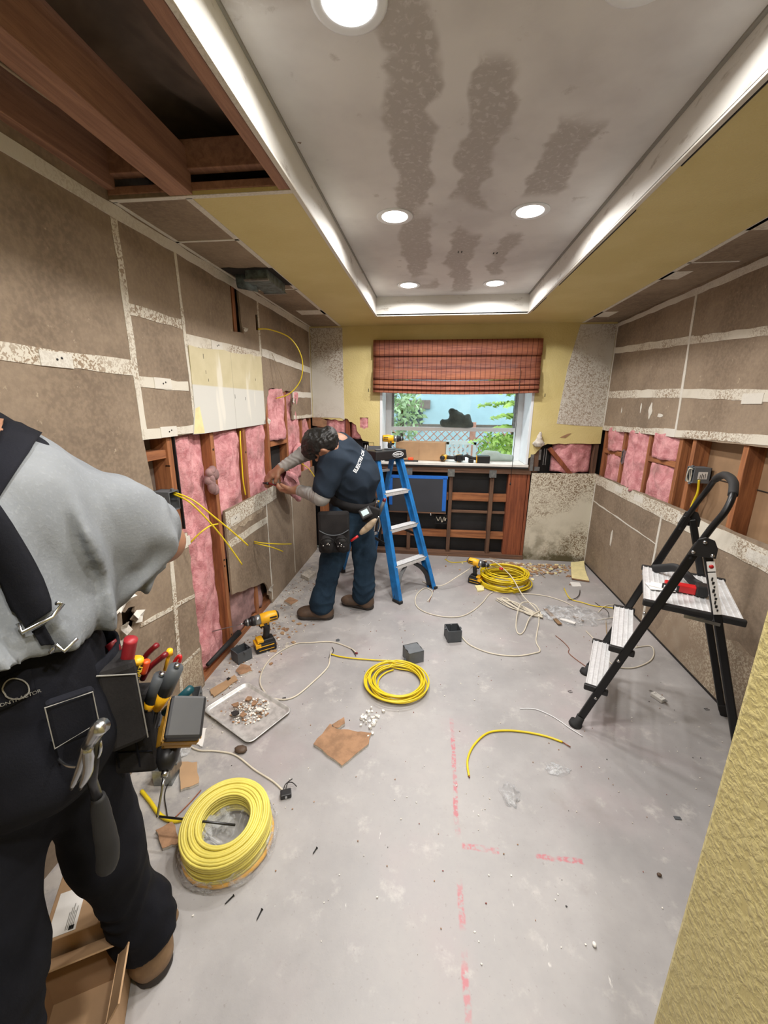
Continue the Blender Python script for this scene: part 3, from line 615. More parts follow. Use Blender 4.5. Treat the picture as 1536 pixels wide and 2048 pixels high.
m = MB(); leaves(m, (.92, 5.9, .98), (.30, .25, .24), 420, .045, 3); obj('foliage', m, 'leaf_bright', tr); m = MB(); m.tube([(.92, 5.9, -.3), (.92, 5.9, .9)], .02); obj('trunk', m, 'bark', tr)
gc = thing('garden_chair', 'pale slatted garden chair seen through the lower pane', 'chair', (.45, 6.4, -.3))
m = MB(); m.b2((.2, 6.62, .96), (.68, 6.66, 1.02)); m.b2((.2, 6.62, .3), (.25, 6.66, 1.0)); m.b2((.63, 6.62, .3), (.68, 6.66, 1.0))
for k in range(5): m.b2((.28+.07*k, 6.63, .5), (.32+.07*k, 6.65, .97))
obj('backrest', m, 'white_vinyl', gc); m = MB(); m.b2((.2, 6.2, .45), (.68, 6.62, .49)); obj('seat', m, 'white_vinyl', gc)
for (x, y) in ((.2, 6.2), (.64, 6.2), (.2, 6.62), (.64, 6.62)): m = MB(); m.b2((x, y, -.3), (x+.04, y+.04, .45)); obj('leg', m, 'white_vinyl', gc)
st = thing('plant_hook', 'thin black shepherd hook standing outside left of the window', 'garden hook', (-.62, 5.5, -.3))
m = MB(); m.tube(spline([(-.60, 5.5, -.3), (-.60, 5.5, 1.2), (-.60, 5.5, 1.55), (-.56, 5.5, 1.66), (-.50, 5.5, 1.68)], 5), .008, 6); obj('rod', m, 'black_metal', st); 
for zz in (1.2, 1.34): m = MB(); m.b2((-.68, 5.49, zz), (-.53, 5.51, zz+.015)); obj('crossbar', m, 'black_metal', st)

# ================================================================= WINDOW BLIND
t = NT('blind_weave'); x = t.xyz(); f = t.noise(6, 4, .6, stretch=(1, 1, 26)); g = t.noise(3, 3, stretch=(.5, 1, 5))
c = t.mix(t.ramp(f, .3, .7), srgb(122, 66, 54), srgb(176, 112, 88)); c = t.mix(t.ramp(g, .4, .7, 0, .5), c, srgb(190, 118, 78))
ln = t.math('LESS_THAN', t.math('FRACT', t.math('MULTIPLY', x[0], 22.)), .10); c = t.mix(t.math('MULTIPLY', ln, .75), c, srgb(60, 26, 30)); t.col(c); t.bump(f, .4, .003)
tl = t.n.new('ShaderNodeBsdfTranslucent'); t.link(c, tl.inputs[0]); mx = t.n.new('ShaderNodeMixShader'); mx.inputs[0].default_value = .35; t.set(.7)
t.link(t.b.outputs[0], mx.inputs[1]); t.link(tl.outputs[0], mx.inputs[2]); t.link(mx.outputs[0], t.n['Material Output'].inputs[0]); M['blind_weave'] = t.m
bx0, bx1 = -.605, .955
bl = thing('roman_blind', 'reddish woven wood roman blind, half raised over the window', 'blind', (0, D-.03, 2.15))
def blind(z0, z1, y0, y1, sag=0, n=1, w=0):
    def fn(u, v): 
        xx = bx0-w+(bx1-bx0+2*w)*u; s_ = math.sin(PI*u)
        return (xx, y0+(y1-y0)*v-.004*math.sin(v*PI), z0+(z1-z0)*v-sag*s_*v*.6-sag*.6*s_*(1-v))
    m = MB(); m.grid(fn, 24, 6); return m
obj('valance', blind(2.155, 2.012, D-.045, D-.052), 'blind_weave', bl, solid=.004)
t = M['blind_weave'].copy(); M['blind_sheer'] = t; nt_ = t.node_tree; ou_ = [n for n in nt_.nodes if n.type == 'OUTPUT_MATERIAL'][0]; src = ou_.inputs[0].links[0].from_socket; tr_ = nt_.nodes.new('ShaderNodeBsdfTransparent'); m2 = nt_.nodes.new('ShaderNodeMixShader'); m2.inputs[0].default_value = .16; nt_.links.new(src, m2.inputs[1]); nt_.links.new(tr_.outputs[0], m2.inputs[2]); nt_.links.new(m2.outputs[0], ou_.inputs[0])
obj('blind_sheet', blind(2.03, 1.885, D-.03, D-.032, .004), 'blind_sheer', bl, solid=.003)
obj('fold', blind(1.90, 1.80, D-.045, D-.062, .012), 'blind_weave', bl, solid=.004); obj('fold', blind(1.80, 1.755, D-.05, D-.072, .018), 'blind_weave', bl, solid=.004)
obj('fold', blind(1.762, 1.715, D-.045, D-.08, .022), 'blind_weave', bl, solid=.004); obj('fold', blind(1.725, 1.680, D-.04, D-.07, .030), 'blind_weave', bl, solid=.004)
m = MB(); m.b2((bx0, D-.04, 2.11), (bx1, D-.005, 2.15)); obj('head_rail', m, 'black_ink', bl)
m = MB(); m.tube([(.77, D-.083, 1.9), (.775, D-.083, 1.4), (.77, D-.08, .82)], .0025, 6); m.lathe([(.002, 0), (.008, .006), (.004, .03)], 8, Matrix.Translation((.77, D-.08, .80))); obj('pull_cord', m, 'wire_black', bl)

# ================================================================= TOOLS
def rot3(a, b, c): return (Matrix.Rotation(c, 3, 'Z') @ Matrix.Rotation(b, 3, 'Y') @ Matrix.Rotation(a, 3, 'X'))
def make_drill(name, label, loc, R, bit=0., yellow='tool_yellow', impact=False, s=1., bat=True, group=None):
    d = thing(name, label, 'drill', loc, group=group, rot=R); K = dict(parent=d, local=True)
    def S(mb):
        mb.v = [tuple(c*s for c in v) for v in mb.v]; return mb
    if bat:
        m = MB(); m.box((0, 0, .030), (.118 if not impact else .092, .078, .052), taper=.96); b = obj('battery', S(m), 'black_plastic', bev=.007*s, **K)
        m = MB(); m.b2((.030, -.038, .034), (.060 if not impact else .047, .038, .058)); m.b2((-.044, -.040, .040), (.044, .040, .045)); m.b2((-.044, -.040, .018), (.044, .040, .021)); obj('battery_trim', S(m), yellow, b, local=True, bev=.003*s)
    m = MB(); m.box((-.004, 0, .066), (.105, .066, .022), taper=.8); obj('foot', S(m), 'black_plastic', bev=.005*s, **K)
    m = MB(); m.b2((.012, -.030, .060), (.048, .030, .079)); obj('foot_trim', S(m), yellow, bev=.003*s, **K)
    m = MB(); m.tube([(-.008, 0, .066), (-.012, 0, .10), (-.016, 0, .135), (-.006, 0, .175)], [.021, .018, .019, .024], 12); obj('handle', S(m), 'black_rubber', **K)
    m = MB(); m.tube([(.012, 0, .145), (.020, 0, .158), (.018, 0, .172)], [.008, .009, .009], 8); obj('trigger', S(m), 'black_plastic', **K)
    m = MB(); m.tube([(-.080, 0, .200), (-.074, 0, .200), (-.03, 0, .200), (.015, 0, .198), (.02, 0, .198)], [.018, .030, .033, .031, .026], 18); m.box((0.0, 0, .176), (.05, .04, .03)); bd = obj('motor_housing', S(m), yellow, bev=.003*s, **K)
    m = MB()
    m.b2((-.07, -.0345, .205), (-.03, .0345, .212)); m.b2((-.07, -.0340, .190), (-.03, .0340, .195)); m.tube([(-.088, 0, .2), (-.078, 0, .2)], [.017, .029], 14); obj('vent_cover', S(m), 'black_plastic', bd, local=True)
    if impact:
        m = MB(); m.tube([(.018, 0, .198), (.05, 0, .198), (.068, 0, .198)], [.028, .024, .014], 16); obj('gearbox', S(m), 'black_plastic', **K)
        m = MB(); m.cyl((.068, 0, .198), (.082, 0, .198), .008); obj('chuck', S(m), 'steel', **K); tip = .082
    else:
        m = MB(); m.tube([(.018, 0, .198), (.05, 0, .198)], [.030, .028], 18); obj('gearbox', S(m), 'galvanized', **K)
        m = MB(); m.tube([(.050, 0, .198), (.056, 0, .198), (.070, 0, .198)], [.029, .030, .026], 18); obj('torque_collar', S(m), 'black_plastic', **K)
        m = MB(); m.mat('dark_steel'); m.tube([(.070, 0, .198), (.078, 0, .198)], [.023, .023], 16); m.mat('black_plastic'); m.tube([(.078, 0, .198), (.084, 0, .198)], .021, 16); m.mat('galvanized'); m.tube([(.084, 0, .198), (.094, 0, .198)], [.022, .021], 16); m.mat('black_plastic'); m.tube([(.094, 0, .198), (.108, 0, .198)], [.020, .012], 16); obj('chuck', S(m), **K); tip = .108
    if bit: m = MB(); m.tube([(tip, 0, .198), (tip+.02, 0, .198), (tip+.021, 0, .198), (tip+bit*.98, 0, .198), (tip+bit, 0, .198)], [.004, .004, .003, .003, .001], 8); obj('bit', S(m), 'steel', **K)
    return d
p = pz(531, 1298); 
make_drill('hammer_drill', 'yellow and black hammer drill standing by the left wall gap with a long thin bit', (p.x, p.y, .001), rot3(0, .0, math.radians(218)), .34, s=1.12)
p = pz(950, 1166); DR = make_drill('cordless_drill', 'yellow cordless drill standing on the floor beside the rear coil of yellow cable', (p.x, p.y, .001), rot3(0, .04, math.radians(-25)), .10, s=1.0)
m = MB(); m.cyl((.20, 0, .198), (.23, 0, .198), .010, .013, n=10); obj('bit_tip', m, 'tool_red', DR, local=True)
make_drill('cordless_drill', 'yellow drill standing upright on the left end of the window sill', (-.43, 4.17, .999), rot3(0, 0, math.radians(8)), 0, s=1.15)
make_drill('cordless_tool', 'yellow tool lying on its side in the middle of the window sill', (.30, 4.19, 1.04), Matrix(((.316, 0, -.949), (.949, 0, .316), (0, -1, 0))), 0, s=.95, impact=True)
b = thing('work_light', 'black tool with a round head lying at the right of the window sill', 'tool', (.50, 4.18, .999))
m = MB(); m.b2((-.06, -.04, 0), (.07, .04, .075)); obj('battery', m, 'black_plastic', b, local=True, bev=.01); m = MB(); m.tube([(-.05, 0, .04), (-.10, 0, .045), (-.16, 0, .07), (-.19, 0, .06), (-.19, 0, .02)], .016, 10); obj('handle', m, 'black_rubber', b, local=True, bev=.002)
m = MB(); m.b2((-.14, -.03, 0), (-.09, .03, .04)); obj('charger_foot', m, 'black_plastic', b, local=True, bev=.004); m = MB(); m.b2((-.065, -.041, .005), (-.058, .041, .07)); obj('trim', m, 'tool_yellow', b, local=True)
b = thing('tape_measure', 'small red and black tape tool at the left of the window sill', 'tape measure', (-.22, 4.17, .999))
m = MB(); m.b2((-.10, -.03, 0), (.07, .03, .012)); obj('base', m, 'black_plastic', b, local=True, bev=.003); m = MB(); m.b2((-.035, -.025, .012), (.02, .025, .04)); obj('case', m, 'orange_plastic', b, local=True, bev=.008)
cb = thing('cardboard_box', 'tan cardboard box standing behind the tools on the window sill', 'box', (-.12, 4.335, .999), math.radians(-6))
m = MB(); m.prism([(-.27, -.08), (.25, -.08), (.25, .08), (-.27, .08)], .19, None, [[(-.265, -.075), (.245, -.075), (.245, .075), (-.265, .075)]]); m.b2((-.27, -.08, 0), (.25, .08, .004)); obj('carton', m, 'cardboard', cb, local=True); m = MB(); m.b2((-.27, -.075, .178), (.25, .075, .182)); obj('top_flap', m, 'cardboard', cb, local=True); m = MB(); m.b2((-.02, -.0812, 0), (-.018, -.0803, .188)); obj('edge_seam', m, 'cardboard_torn', cb, local=True)

# ================================================================= implicit surfaces for cloth, bodies and soft things
_lat = np.random.RandomState(7).rand(32, 32, 32).astype(np.float32)
def vnoise(x, y, z):
    xi, yi, zi = np.floor(x).astype(int), np.floor(y).astype(int), np.floor(z).astype(int)
    u, v, w = x-xi, y-yi, z-zi; u, v, w = u*u*(3-2*u), v*v*(3-2*v), w*w*(3-2*w); r = 0
    for a in (0, 1):
        for b_ in (0, 1):
            for c_ in (0, 1):
                r = r+_lat[(xi+a) % 32, (yi+b_) % 32, (zi+c_) % 32]*(u if a else 1-u)*(v if b_ else 1-v)*(w if c_ else 1-w)
    return r*2-1
class SDF:
    def __init__(s, lo, hi, h):
        s.lo = np.array(lo, float); s.h = h; s.n = np.ceil((np.array(hi)-s.lo)/h).astype(int)+1
        s.S = np.zeros(s.n, np.float32); s.ax = [s.lo[i]+h*np.arange(s.n[i]) for i in range(3)]
    def loc(s, lo, hi, pad):
        a = [max(0, int((lo[i]-pad-s.lo[i])/s.h)) for i in range(3)]; b = [min(s.n[i], int((hi[i]+pad-s.lo[i])/s.h)+2) for i in range(3)]
        if any(b[i] <= a[i] for i in range(3)): return None
        sl = tuple(slice(a[i], b[i]) for i in range(3))
        X = s.ax[0][sl[0]][:, None, None]; Y = s.ax[1][sl[1]][None, :, None]; Z = s.ax[2][sl[2]][None, None, :]
        return sl, X, Y, Z
    def acc(s, sl, d, k, sub=False):
        if sub: s.S[sl] *= (1-np.clip(np.exp(-k*d), 0, 1)).astype(np.float32) if False else np.where(d < 0, 0, 1-np.exp(-k*np.maximum(d, 0))).astype(np.float32)
        else: s.S[sl] += np.exp(-k*np.clip(d, -.25, 9)).astype(np.float32)
    def cap(s, p0, p1, r0, r1=None, k=60, flat=None):
        r1 = r0 if r1 is None else r1; p0, p1 = np.array(p0, float), np.array(p1, float); R = max(r0, r1)
        q = s.loc(np.minimum(p0, p1)-R, np.maximum(p0, p1)+R, 4.5/k)
        if q is None: return s
        sl, X, Y, Z = q; d = p1-p0; L2 = max(d@d, 1e-9)
        t_ = np.clip(((X-p0[0])*d[0]+(Y-p0[1])*d[1]+(Z-p0[2])*d[2])/L2, 0, 1)
        vx, vy, vz = X-p0[0]-t_*d[0], Y-p0[1]-t_*d[1], Z-p0[2]-t_*d[2]
        if flat is not None:      # (direction, factor): squash the cross-section along a direction
            n_, f = np.array(flat[0], float), flat[1]; n_ /= np.linalg.norm(n_); c_ = vx*n_[0]+vy*n_[1]+vz*n_[2]; e_ = 1/f-1
            vx, vy, vz = vx+n_[0]*c_*e_, vy+n_[1]*c_*e_, vz+n_[2]*c_*e_
        s.acc(sl, np.sqrt(vx*vx+vy*vy+vz*vz)-(r0+(r1-r0)*t_), k); return s
    def ell(s, c, r, R=None, k=60, sub=False):
        R = np.eye(3) if R is None else np.array(R); m_ = max(r); q = s.loc(np.array(c)-m_, np.array(c)+m_, 4.5/k)
        if q is None: return s
        sl, X, Y, Z = q; X, Y, Z = X-c[0], Y-c[1], Z-c[2]
        a = [(R[0, i]*X+R[1, i]*Y+R[2, i]*Z)/r[i] for i in range(3)]; g = np.sqrt(a[0]**2+a[1]**2+a[2]**2)+1e-9
        g2 = np.sqrt((a[0]/r[0])**2+(a[1]/r[1])**2+(a[2]/r[2])**2)+1e-9
        s.acc(sl, g*(g-1)/g2, k, sub); return s
    def mesh(s, disp=None, clip=None, name='m'):
        K = 60.; V = -np.log(np.maximum(s.S, 1e-12))/K
        if disp is not None:
            i = np.nonzero(np.abs(V) < .035); X, Y, Z = (s.ax[a][i[a]] for a in range(3)); V[i] += disp(X, Y, Z)
        if clip is not None:
            X = s.ax[0][:, None, None]; Y = s.ax[1][None, :, None]; Z = s.ax[2][None, None, :]
            for (nx, ny, nz, d) in clip: V = np.maximum(V, nx*X+ny*Y+nz*Z-d)
        V[0], V[-1], V[:, 0], V[:, -1], V[:, :, 0], V[:, :, -1] = 1, 1, 1, 1, 1, 1
        ins = V < 0; cnt = sum(ins[a:a-1 or None, b_:b_-1 or None, c_:c_-1 or None].astype(np.int8) for a in (0, 1) for b_ in (0, 1) for c_ in (0, 1))
        act = (cnt > 0) & (cnt < 8); idx = -np.ones(act.shape, int); cells = np.argwhere(act); idx[act] = np.arange(len(cells))
        P = np.zeros((len(cells), 3)); W = np.zeros(len(cells)); cor = [(a, b_, c_) for a in (0, 1) for b_ in (0, 1) for c_ in (0, 1)]
        val = {c_: V[cells[:, 0]+c_[0], cells[:, 1]+c_[1], cells[:, 2]+c_[2]] for c_ in cor}
        for c1 in cor:
            for ax in range(3):
                if c1[ax]: continue
                c2 = list(c1); c2[ax] = 1; c2 = tuple(c2); a, b_ = val[c1], val[c2]; ch = (a < 0) != (b_ < 0)
                t_ = np.where(ch, a/np.where(a-b_ == 0, 1, a-b_), 0); e_ = np.array(c1, float)[None, :].repeat(len(a), 0); e_[:, ax] += t_
                P += e_*ch[:, None]; W += ch
        P = s.lo+(cells+P/np.maximum(W, 1)[:, None])*s.h
        F = []
        for ax in range(3):
            o1, o2 = [a for a in range(3) if a != ax]
            sh = [slice(1, -1)]*3; a = [slice(None)]*3; a[ax] = slice(0, -1); b_ = [slice(None)]*3; b_[ax] = slice(1, None)
            A, B = ins[tuple(a)], ins[tuple(b_)]; e_ = np.argwhere(A != B)
            e_ = e_[(e_[:, o1] > 0) & (e_[:, o2] > 0) & (e_[:, o1] < s.n[o1]-1) & (e_[:, o2] < s.n[o2]-1)]
            q = []
            for d1, d2 in ((-1, -1), (0, -1), (0, 0), (-1, 0)):
                c_ = e_.copy(); c_[:, o1] += d1; c_[:, o2] += d2; q.append(idx[c_[:, 0], c_[:, 1], c_[:, 2]])
            q = np.stack(q, 1); fl = A[e_[:, 0], e_[:, 1], e_[:, 2]]; fl = ~fl if ax == 1 else fl
            q[~fl] = q[~fl][:, ::-1]; F.append(q)
        F = np.concatenate(F); F = F[(F >= 0).all(1)]
        me = bpy.data.meshes.new(name); me.vertices.add(len(P)); me.vertices.foreach_set('co', P.astype(np.float32).ravel())
        me.loops.add(F.size); me.loops.foreach_set('vertex_index', F.astype(np.int32).ravel()); me.polygons.add(len(F))
        me.polygons.foreach_set('loop_start', np.arange(0, F.size, 4, dtype=np.int32)); me.update(calc_edges=True); me.validate(); me.polygons.foreach_set('use_smooth', [True]*len(me.polygons)); return me
def sobj(name, me, mat, parent=None, smooth=1):
    me.name = name; me.materials.append(M[mat]); o = bpy.data.objects.new(name, me); COL.objects.link(o)
    if parent: o.parent = parent; o.matrix_parent_inverse = wm(parent).inverted()
    if smooth: md = o.modifiers.new('relax', 'SMOOTH'); md.factor = .5; md.iterations = smooth
    return o
def fabric(name, a, b, sc=200, bump=.25, stretch=(1, 1, 1), rough=.9, big=4):
    t = NT(name); c = t.mix(t.ramp(t.noise(big, 4), .3, .7), a, b); f = t.noise(sc, 3, .6, stretch=stretch)
    c = t.mix(t.ramp(f, .5, .8, 0, .4), c, tuple(min(1, v*1.18) for v in b[:3])+(1,)); t.col(c); t.bump(f, bump, .002); M[name] = t.set(rough, 0, .15)
fabric('grey_fleece', srgb(112, 116, 120), srgb(132, 136, 140), 150, .4); fabric('navy_cotton', srgb(32, 40, 50), srgb(40, 50, 62), 250); fabric('grey_cotton', srgb(136, 136, 134), srgb(160, 158, 154), 250)
fabric('jeans', srgb(26, 40, 54), srgb(44, 64, 82), 220, .3, (1, 1, .3)); fabric('black_canvas', srgb(17, 18, 23), srgb(28, 29, 36), 260, .3); fabric('pouch_nylon', srgb(34, 33, 34), srgb(50, 48, 48), 200, .3); fabric('dark_cloth', srgb(72, 80, 78), srgb(104, 114, 110), 60, .3)
simple('skin', srgb(150, 108, 84), .55, var=.08, scale=30); simple('leather_tan', srgb(128, 102, 74), .65, var=.2, scale=15, bump=.3); simple('leather_brown', srgb(84, 66, 52), .6, var=.2, scale=15, bump=.3); simple('sole_dark', srgb(44, 38, 34), .7)
t = NT('hair'); f = t.noise(60, 3, .6, stretch=(1, 3, 1)); t.col(t.mix(f, srgb(8, 7, 7), srgb(24, 22, 21))); t.bump(f, .8, .006); M['hair'] = t.set(.45)

f = SDF((.02, 4.38, 1.28), (.46, 4.54, 1.60), .008)
f.cap((.10, 4.46, 1.38), (.36, 4.46, 1.36), .045, .05, 80).cap((.20, 4.46, 1.45), (.34, 4.46, 1.42), .045, .04, 80).cap((.18, 4.46, 1.50), (.26, 4.46, 1.46), .03, .03, 80).cap((.36, 4.46, 1.45), (.37, 4.46, 1.37), .02, .02, 80)
tag(sobj('jacket', f.mesh(lambda X, Y, Z: .010*vnoise(X*26, Y*26, Z*26)+.006*vnoise(X*60, Y*20, Z*50), [(0, 0, -1, -1.337)]), 'dark_cloth'), 'dark grey jacket bundled on the middle rail of the window', 'jacket')
f = SDF((.44, 4.2, .99), (.84, 4.46, 1.16), .007)
f.cap((.56, 4.36, 1.04), (.80, 4.37, 1.03), .055, .04, 90).cap((.56, 4.36, 1.06), (.66, 4.36, 1.07), .045, .03, 90)
simple('grey_sheet', srgb(150, 164, 158), .7, var=.06); tag(sobj('folded_sheet', f.mesh(lambda X, Y, Z: .008*vnoise(X*18, Y*30, Z*40), [(0, 0, -1, -.999)]), 'grey_sheet'), 'pale grey green folded sheet at the right end of the window sill', 'sheet')

# ================================================================= BLUE STEP LADDER
lu, lw_ = Vector((-.75, .66, 0)).normalized(), Vector((.66, .75, 0)).normalized()
LB = Vector((-.101, 3.147, 0))
def lp(s_, w, z): return LB+lu*s_+lw_*w+Vector((0, 0, z))
ld = thing('step_ladder', 'blue fibreglass step ladder with aluminium steps standing before the window', 'ladder', LB)
for sg in (-1, 1):
    m = MB(); a, b_ = lp(0, sg*.213, 0), lp(.375, sg*.135, 1.13)
    m.bar(a+lu*.0, b_, .022, .075, lu); m.bar(a-lu*.03+lw_*sg*-.012, b_-lu*.03+lw_*sg*-.012, .03, .012, lu); m.bar(a+lu*.03+lw_*sg*-.012, b_+lu*.03+lw_*sg*-.012, .03, .012, lu)
    r = obj('front_rail', m, 'ladder_blue', ld, bev=.002)
    m = MB(); m.bar(lp(.80, sg*.19, 0), lp(.44, sg*.12, 1.13), .022, .045, lu); obj('rear_rail', m, 'ladder_blue', ld, bev=.002)
    m = MB(); m.box(lp(.0, sg*.213, .012), (.09, .04, .024), Matrix.Rotation(math.atan2(lu.y, lu.x), 3, 'Z')); obj('rubber_foot', m, 'black_rubber', ld, bev=.004)
    m = MB(); m.box(lp(.80, sg*.19, .03), (.07, .035, .06), Matrix.Rotation(math.atan2(lu.y, lu.x), 3, 'Z')); obj('rubber_foot', m, 'black_rubber', ld, bev=.004)
    m = MB(); pts = spline([lp(.03, sg*.198, .03), lp(.035, sg*.175, .12), lp(.06, sg*.12, .20), lp(.075, sg*.05, .25)], 5); m.tube(pts, [.030-.001*k for k in range(len(pts))], 4); obj('foot_brace', m, 'black_plastic', ld)
    m = MB(); m.bar(lp(.18, sg*.19, .45), lp(.62, sg*.165, .50), .006, .022); obj('spreader', m, 'dark_steel', ld)
    m = MB(); m.bar(lp(.62, sg*.16, .62), lp(.66, sg*.165, .3), .012, .03, lu); obj('spacer', m, 'black_plastic', ld)
for z in (.285, .57, .855):
    s_ = z/1.13*.375; w = .213-.078*z/1.13
    m = MB(); a, b_ = lp(s_, -w, z), lp(s_, w, z); m.bar(a, b_, .078, .006); m.bar(a-lu*.037-Vector((0, 0, .012)), b_-lu*.037-Vector((0, 0, .012)), .004, .03); m.bar(a+lu*.037-Vector((0, 0, .012)), b_+lu*.037-Vector((0, 0, .012)), .004, .03)
    for q in range(6): m.bar(a+lu*(-.03+.012*q)+Vector((0, 0, .004)), b_+lu*(-.03+.012*q)+Vector((0, 0, .004)), .004, .003)
    obj('step', m, 'aluminium', ld)
for z in (.35, .7, 1.0):
    s_ = .80-.36*z/1.13; w = .19-.07*z/1.13; m = MB(); m.bar(lp(s_, -w, z), lp(s_, w, z), .02, .02); obj('rear_brace', m, 'aluminium', ld)
m = MB(); m.box(lp(.40, 0, 1.155), (.165, .36, .075), Matrix.Rotation(math.atan2(lu.y, lu.x), 3, 'Z'), taper=.94); tp = obj('top_cap', m, 'black_plastic', ld, bev=.008)
m = MB(); m.lathe([(.045, 0), (.05, .004), (.038, .004)], 20, Matrix.Translation(lp(.40, .05, 1.194))); m.lathe([(.03, 0), (.033, .004), (.02, .004)], 20, Matrix.Translation(lp(.40, -.08, 1.194))); obj('tool_tray', m, 'grey_plastic_dark', tp)
Rl = Matrix((lw_, Vector((0, 0, 1)), -lu)).transposed().to_4x4()
Rl.translation = lp(.3165, .07, 1.155); text_mesh('logo_lettering', 'WERNER', .026, 'white_ink', Rl, tp, bold=.0008)
m = MB(); m.tube([(lp(.3165, .07, 1.155)+lw_*.062*math.cos(a)+Vector((0, 0, .022*math.sin(a)))) for a in [k*PI/16 for k in range(32)]], .0022, 6, closed=True); obj('logo_ring', m, 'white_ink', tp)
sg = -1; a, b_ = lp(0, sg*.213, 0), lp(.375, sg*.135, 1.13); dr = (b_-a).normalized(); nn = (-lw_ - dr*(-lw_).dot(dr)).normalized(); uu = nn.cross(dr)
Q = a+dr*.20+lw_*sg*.0125
def railtext(body, f, size, mat, side=lw_*-1):
    n_ = (-lu-dr*(-lu).dot(dr)).normalized(); y_ = n_.cross(dr); R_ = Matrix((dr, y_, n_)).transposed().to_4x4(); R_.translation = a+dr*f-lu*.0378+lw_*.011*0; return text_mesh('rail_lettering', body, size, mat, R_, ld)
for z0, z1 in ((.86, 1.03),):
    m = MB(); m.bar(a+dr*(z0)+lw_*.0-lu*.0385, a+dr*z1-lu*.0385, .02, .0012, lu); obj('warning_label', m, 'grey_ink', ld)
railtext('WERNER', .22, .020, 'white_ink'); railtext('WERNER', .55, .020, 'grey_ink')
# ladder neighbours on the wall under the window
pn = thing('framed_panel', 'charcoal panel edged with blue masking tape leaning below the window', 'panel', (-.14, D-.02, .48))
m = MB(); m.b2((-.436, D-.035, .485), (.155, D-.022, .862)); obj('board', m, 'charcoal_panel', pn)
m = MB(); m.b2((-.44, D-.037, .835), (.158, D-.0355, .868)); m.b2((.112, D-.037, .50), (.150, D-.0355, .84)); m.b2((-.44, D-.037, .55), (-.405, D-.0355, .84)); obj('masking_tape', m, 'tape_blue', pn)
m = MB(); m.b2((-.44, D-.04, .470), (.155, D-.02, .484)); obj('ledge', m, 'lumber_old_across', pn)
for xx in (-.15, .0): m = MB(); m.cyl((xx, D-.03, .445), (xx, D-.03, .47), .01); obj('peg', m, 'steel', pn)

# ================================================================= BLACK STEP STOOL
su, sw = Vector((.912, -.411, 0)).normalized(), Vector((.411, .912, 0)).normalized(); SB = Vector((.8745, 2.017, 0))
def sp(s_, w, z): return SB+su*s_+sw*w+Vector((0, 0, z))
ss = thing('step_stool', 'black folding step stool with ribbed aluminium steps by the right wall', 'step stool', SB)
W2 = .240; Rz = Matrix.Rotation(math.atan2(su.y, su.x), 3, 'Z')
for sg in (-1, 1):
    m = MB(); m.bar(sp(0, sg*W2, .03), sp(.325, sg*W2, 1.03), .022, .034, su); obj('front_leg', m, 'black_metal', ss, bev=.006)
    m = MB(); m.bar(sp(.345, sg*(W2+.0), 1.02), sp(.635, sg*(W2+.0), .02), .020, .032, su); obj('rear_leg', m, 'black_metal', ss, bev=.006)
    m = MB(); m.tube([sp(-.01, sg*W2, 0), sp(-.008, sg*W2, .012), sp(.0, sg*W2, .02), sp(.008, sg*W2, .06)], [.034, .032, .020, .019], 14); obj('rubber_foot', m, 'black_rubber', ss)
    m = MB(); m.bar(sp(.625, sg*W2, .06), sp(.648, sg*W2, 0), .026, .038, su); obj('rubber_foot', m, 'black_rubber', ss, bev=.005)
    m = MB(); Rm = Matrix.Identity(4); Rm[0][0:3] = (su.x, 0, sw.x); Rm[1][0:3] = (su.y, 0, sw.y); Rm[2][0:3] = (0, 1, 0)
    Rm = Matrix(((su.x, 0, sw.x, 0), (su.y, 0, sw.y, 0), (0, 1, 0, 0), (0, 0, 0, 1))); Rm.translation = sp(.335, sg*(W2+.012*sg*0)+sg*.011-(.008 if sg < 0 else 0), 1.02)
    m.prism([(-.045, -.040), (.045, -.040), (.045, .0), (.030, .032), (.0, .042), (-.022, .030)], .008, Rm); hp = obj('hinge_plate', m, 'black_plastic', ss, bev=.003)
    m = MB()
    for (x_, z_) in ((-.03, -.025), (.032, -.028), (.0, .022)): c_ = sp(.335+x_, sg*(W2+.02), 1.02+z_); m.cyl(c_-sw*.004, c_+sw*.004, .007, n=10)
    obj('rivet', m, 'steel', hp)
    m = MB()
    for (s2, z2) in ((.205, .715), (.13, .455), (.065, .225)): c_ = sp(s2-.02 if z2 > .7 else s2-.008, sg*(W2+.013), z2-.03); m.cyl(c_-sw*.003, c_+sw*.003, .007, n=10)
    obj('rivet', m, 'steel', ss)
m = MB(); pts = [sp(.30, -W2, .96), sp(.345, -W2, 1.09), sp(.378, -W2, 1.17), sp(.395, -W2*.86, 1.23), sp(.405, -W2*.5, 1.262), sp(.408, 0, 1.27), sp(.405, W2*.5, 1.262), sp(.395, W2*.86, 1.23), sp(.378, W2, 1.17), sp(.345, W2, 1.09), sp(.30, W2, .96)]
m.tube(spline(pts, 6), .0125, 12); hd = obj('handle_loop', m, 'black_metal', ss)
m = MB(); m.tube(spline(pts[3:8], 6), .0165, 12); obj('foam_grip', m, 'black_rubber', hd)
